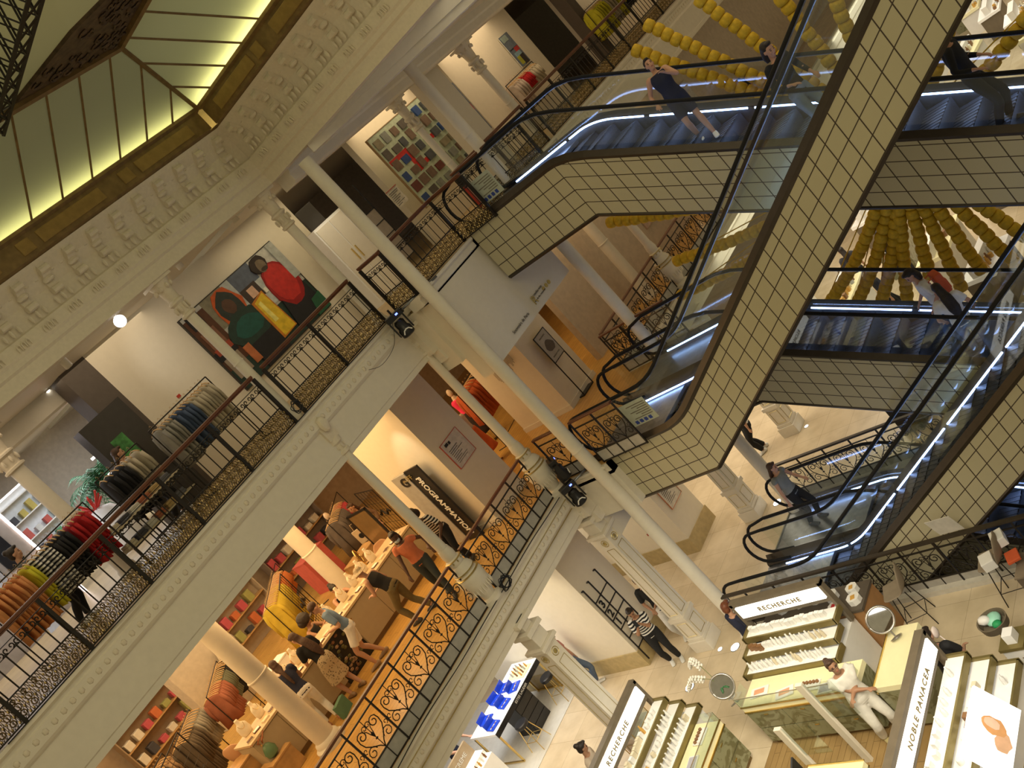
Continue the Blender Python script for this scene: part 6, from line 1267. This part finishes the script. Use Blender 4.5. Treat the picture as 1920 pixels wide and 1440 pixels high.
t = MB().box((-.25, -.35, 0), (.25, .35, .01)).build('paper_sheet', mat('notice_white', (.62, .6, .55), .6), None); t.location = (10.75, 6.6, Z0+1.0); tag(t, 'large white sheet at the right edge above the round table', 'sheet')
struct(MB().box((10.4, 6.2, Z0), (11.1, 7.0, Z0+.99)).build('trim_plinth_block', TAUPE))
# glass table with yellow flowers by the long display
t = thing('glass_case', 'brass framed glass case with yellow flowers at the left end of the long display', 'case', (9.35, 14.3, Z0)); f = MB(); P = [(0, 0), (.6, 0), (.6, .5), (0, .5)]
for i in range(4):
    a_, b_ = P[i], P[(i+1) % 4]; f.tube([(*a_, 0), (*a_, 1.2)], .01, 4)
    for z in (.55, .9, 1.2): f.tube([(*a_, z), (*b_, z)], .01, 4)
f.build('frame', BRASS, t); MB().box((0, 0, .9), (.6, .5, .91)).build('shelf', WHITE, t); MB().box((.005, .005, .92), (.595, .495, 1.195)).build('glass_panel', GLASS, t); m = MB()
for j in range(30): m.ell((.3+.2*math.cos(j*2.1)*rr.random(), .25+.18*math.sin(j*2.1)*rr.random(), .98+.16*rr.random()), (.045, .045, .04), 6, k=j % 3)
m.build('flower_bunch', [mat('yellow_petal', (.62, .55, .12), .6), mat('straw', (.5, .4, .2), .7), mat('dark_stem', (.06, .06, .03), .7)], t, smooth='all')
# blue table
t = thing('makeup_table', 'long white makeup table with black front and blue palettes on the shop floor', 'table', (10.0, 19.0, Z0), .0)
MB().box((0, 0, .9), (2.1, .95, .96)).build('tabletop', GLOWW, t); MB().box((-.01, -.02, .84), (2.11, 0, .965)).build('black_fascia', BLACK, t)
text('ESTEE LAUDER', .085, mat('white_letter', (.7, .7, .66), .6), t, (1.15, -.025, .90), (PI/2, 0, 0), .002)
d = MB().box((.75, .0, .0), (1.35, .6, .84)).build('drawer_block', BLACK, t); 
for k in range(4): MB().box((.76, -.015, .03+.2*k), (1.34, 0, .21+.2*k)).build('drawer', mat('black_drawer', (.03, .028, .025), .4), d)
for (x, y) in ((.04, .04), (2.06, .04), (.04, .9), (2.06, .9)): MB().box((x-.02, y-.02, 0), (x+.02, y+.02, .9)).build('leg', BRASS, t)
MB().box((0, 0, .02), (.04, .95, .05)).box((2.06, 0, .02), (2.1, .95, .05)).build('foot_bar', BRASS, t)
for k, (x, y) in enumerate([(10.25, 19.25), (10.45, 19.65), (10.85, 19.3), (11.0, 19.7), (11.3, 19.25), (11.35, 19.65)]):
    t = thing('makeup_palette', 'blue makeup palette on the long white table', 'palette', (x, y, Z0+.96), rr.uniform(-.3, .3), 'blue palettes on the makeup table'); MB().box((-.15, -.13, 0), (.15, .13, .03)).build('palette_case', mat('royal_blue', (.015, .06, .55), .25), t); MB().box((-.15, .12, .0), (.15, .14, .16)).build('lid', mat('royal_blue', (.015, .06, .55), .25), t)
    for q in range(6): MB().lathe([(.02, .03), (.02, .035)], c=(-.1+.04*q, -.02, 0), n=10).build('pan', pm[[4, 5, 3][q % 3]], t)
t = thing('tester_tray', 'cream tray of gold testers at the far end of the makeup table', 'tray', (11.75, 19.4, Z0+.96)); MB().box((-.2, -.3, 0), (.2, .3, .02)).build('tray_base', mat('glow_cream_tray', (.8, .74, .45)), t)
for q in range(12): MB().lathe([(.02, .02), (.02, .1), (.012, .11), (.012, .14)], c=(-.13+.085*(q % 4), -.2+.16*(q//4), 0), n=10).build('tester', pm[[1, 5, 3][q % 3]], t, smooth=True)
def stool(x, y, label):
    t = thing('bar_stool', label, 'stool', (x, y, Z0), .1); MB().lathe([(.0, .0), (.16, .0), (.17, .03), (.17, .08), (.15, .1)], c=(0, 0, .62), n=20).build('seat', BLACK, t, smooth=True)
    for sx in (-1, 1):
        for sy in (-1, 1): MB().tube([(sx*.1, sy*.1, .62), (sx*.2, sy*.2, 0)], .01, 6).build('leg', BRASS, t)
    MB().bars([((-.16, -.16, .25), (.16, -.16, .25)), ((.16, -.16, .25), (.16, .16, .25)), ((.16, .16, .25), (-.16, .16, .25)), ((-.16, .16, .25), (-.16, -.16, .25))], .008, 5).build('stretcher', BRASS, t)
stool(10.45, 18.72, 'black seated gold-legged stool at the near end of the makeup table'); stool(11.72, 18.7, 'black seated gold-legged stool at the far end of the makeup table')
struct(MB().box((6.5, 18.4, Z0), (12.1, 24, Z0+.012)).build('floor_white_zone', mat('white_terrazzo', (.66, .65, .60), .2, noise=.05)))
t = thing('display_stand', 'white stepped stand with a beige lettered header at the bottom edge', 'display', (8.6, 18.9, Z0)); MB().box((0, 0, 0), (1.0, .6, .9)).box((0, .2, .9), (1.0, .6, 1.0)).build('body', GLOWW, t); MB().box((.0, .5, 1.0), (1.0, .56, 1.35)).build('header', mat('beige_header', (.40, .31, .20), .5), t); text('LA CREME', .14, mat('white_letter', (.7, .7, .66), .6), t, (.5, .495, 1.17), (PI/2, 0, 0), .003)
struct(MB().box((7.0, 21.6, Z0), (9.6, 21.8, Z0+2.6)).build('wall_dark_screen', mat('navy_wall', (.02, .022, .035), .5)))
for q in range(8):
    o = bpy.data.objects.new('cosmetics_bottle', product('bottle', [0, 5, 1][q % 3])); COL.objects.link(o); o.location = (8.7+.11*q, 19.0, Z0+.9); tag(o, 'small bottle on the front step of the white stepped stand', 'cosmetics', 'bottles on the white stepped stand')
area('makeup_light', (11, 19.6, Z0+3.2), 2.4, 1.2, 60, (.82, .9, 1))
# bluish shop behind the pillar opening
struct(MB().box((13.3, 23.0, Z0), (15.5, 23.1, Z0+2.3)).build('wall_blue', mat('slate_blue', (.10, .14, .22), .5))); struct(MB().box((13.3, 23.0, Z0+2.3), (15.5, 23.1, Z1-.3)).build('window_4', lum('cool_lightwall', (.75, .85, 1), 1.6)))
t = thing('reception_desk', 'dark rounded reception desk with two white ring lights in the blue-lit shop', 'desk', (14.4, 21.2, Z0)); MB().lathe([(.55, 0), (.5, .1), (.5, 1.0), (.55, 1.05)], n=28).build('body', mat('dark_olive', (.06, .055, .045), .5), t, smooth=True)
for k in range(2): MB().lathe([(.22, 1.12+.3*k), (.25, 1.14+.3*k), (.22, 1.17+.3*k)], c=(-.1*k, 0, 0), n=24).build('ring_light', lum('ring_white', (1, 1, 1), 4), t, smooth=True)
# far eastern shop floor seen between the escalators: lit tables with goods
for k in range(22):
    x, y = [(34.5, 9.5), (37, 10.2), (39.5, 11.5), (41.5, 12.6), (36.5, 14.8), (40, 15.2), (33, 8.4), (43, 13.5), (20.5, 9.0), (22.5, 10.5), (24.5, 12.2), (27, 13.6), (24, 15.6), (27.5, 16.2), (30, 14.5), (22.2, 13.2), (30, 11), (33, 12.8), (36, 12), (33, 16), (25.5, 9.8), (38, 14)][k]
    t = thing('sales_table', 'white lit sales table with small goods on the far shop floor beyond the garlands', 'table', (x, y, Z0), rr.choice([0, .1, -.1]), 'far lit sales tables'); L_ = rr.uniform(1.2, 2.0)
    MB().box((0, 0, .85), (L_, .8, .95)).build('tabletop', GLOWW if k % 3 else GLOWC, t); MB().box((.05, .05, 0), (L_-.05, .75, .85)).build('body', [WHITE, MARB, TAUPE][k % 3], t); MB().box((.05, .3, .95), (L_-.05, .5, 1.25)).build('riser', WHITE, t)
    for q in range(8):
        kd, mi = rr.choice(['jar', 'bottle', 'product_box']), rr.choice([0, 1, 3, 4, 5]); o = bpy.data.objects.new('cosmetics_item', product(kd, mi)); COL.objects.link(o); o.scale = (1.6, 1.6, 1.6); o.location = (x+.15+(L_-.3)*q/8, y+.15+.02*(q % 2), Z0+.95); tag(o, 'small goods on the far white sales tables beyond the garlands', 'cosmetics', 'goods on the far tables')
t = thing('folding_screen', 'dark board and black cabinet beyond the well railing under the middle escalator', 'cabinet', (17.2, 10.6, Z0)); MB().box((0, 0, 0), (.7, .5, .8)).build('body', BLACK, t); MB().box((-.02, -.02, .8), (.72, .52, .83)).build('top_slab', WOOD, t)
t = thing('oak_table', 'oak table with white flowers beyond the well railing', 'table', (17.4, 9.4, Z0)); MB().lathe([(.5, .72), (.5, .76)], n=28).build('tabletop', WOOD, t); MB().lathe([(.3, 0), (.04, .04), (.05, .72)], n=16).build('pedestal', WOOD, t, smooth=True)
m = MB()
for j in range(24): m.ell((.18*math.cos(j)*rr.random(), .18*math.sin(j)*rr.random(), .95+.15*rr.random()), (.05, .05, .04), 6)
m.build('flowers', MATS['orchid_white'], t, smooth='all'); MB().lathe([(.08, .76), (.1, .9)], n=14).build('pot', WHITE, t, smooth=True)
# lower gallery east wall: posters and light strips
for k, (x, w, h, z, c) in enumerate([(22.2, 1.6, 2.2, .9, (.52, .38, .32)), (24.6, 1.1, 1.6, 1.2, (.55, .40, .34)), (27.4, 1.0, .8, 1.8, (.50, .47, .40))]):
    flat('wall_panel', ['tall pinkish panel on the lower gallery wall behind the garlands', 'second pinkish panel right of the tall one behind the garlands', 'small framed plate on the wall at the top behind the garlands'][k], 'panel', (x, 16.25, Z1+z), 0, w, h, [((.42, .30, .26), R_(.1, .1+.12*q, .5+.1*(q % 3), .13+.12*q)) for q in range(6)], frame=None, back=c, depth=.04)
t = thing('light_strip', 'thin vertical light line on the lower gallery wall behind the garlands', 'light', (24.15, 16.22, Z1+.3)); MB().box((0, 0, 0), (.05, .04, 3.4)).build('diffuser', lum('strip_warm', (1, .85, .5), 1.6), t)

struct(MB().box((6.5, 8.0, Z0), (9.75, 12.0, Z0+.008)).build('floor_island', floormat('brown_parquet', (.36, .24, .10), (.31, .20, .08), (.15, .09, .03), (.9, .12), .3, True)))
for (u, v, lb) in ((1293, 1288, 'glowing disc added for the floor glint left of the white orchid'), (1378, 1213, 'glowing disc added for the floor glint beside the lower corner of the stepped shelves'), (1350, 1217, 'tiny glowing disc added for the floor glint between pillar and stepped shelves'), (1457, 942, 'glowing disc added for the floor glint near the pale column foot by the escalator loops'), (1512, 799, 'tiny glowing disc added for the floor glint under the middle escalator')):
    a = GZ(u, v, Z0+.01); t = thing('floor_glint', lb, 'lamp', (a.x, a.y, Z0+.001)); r_ = .05 if 'tiny' in lb else .10  # glowing discs added to imitate spotlight reflections in the polished floor
    MB().lathe([(r_*1.15, 0), (r_*1.1, .008)], n=20).build('lamp_ring', STEEL, t); MB().lathe([(r_, .008), (r_, .012)], n=20).build('diffuser', lum('floor_glint_white', (1, .97, .88), 5), t)

area('far_floor_light', (38, 12, -6.4), 8, 7, 420, (1, .9, .72))
area('far_gallery_light', (31, 16, 1.40), 5, 1.4, 40, (1, .78, .5)); area('far_gallery_light', (38, 15.6, 1.40), 5, 1.4, 30, (1, .78, .5))
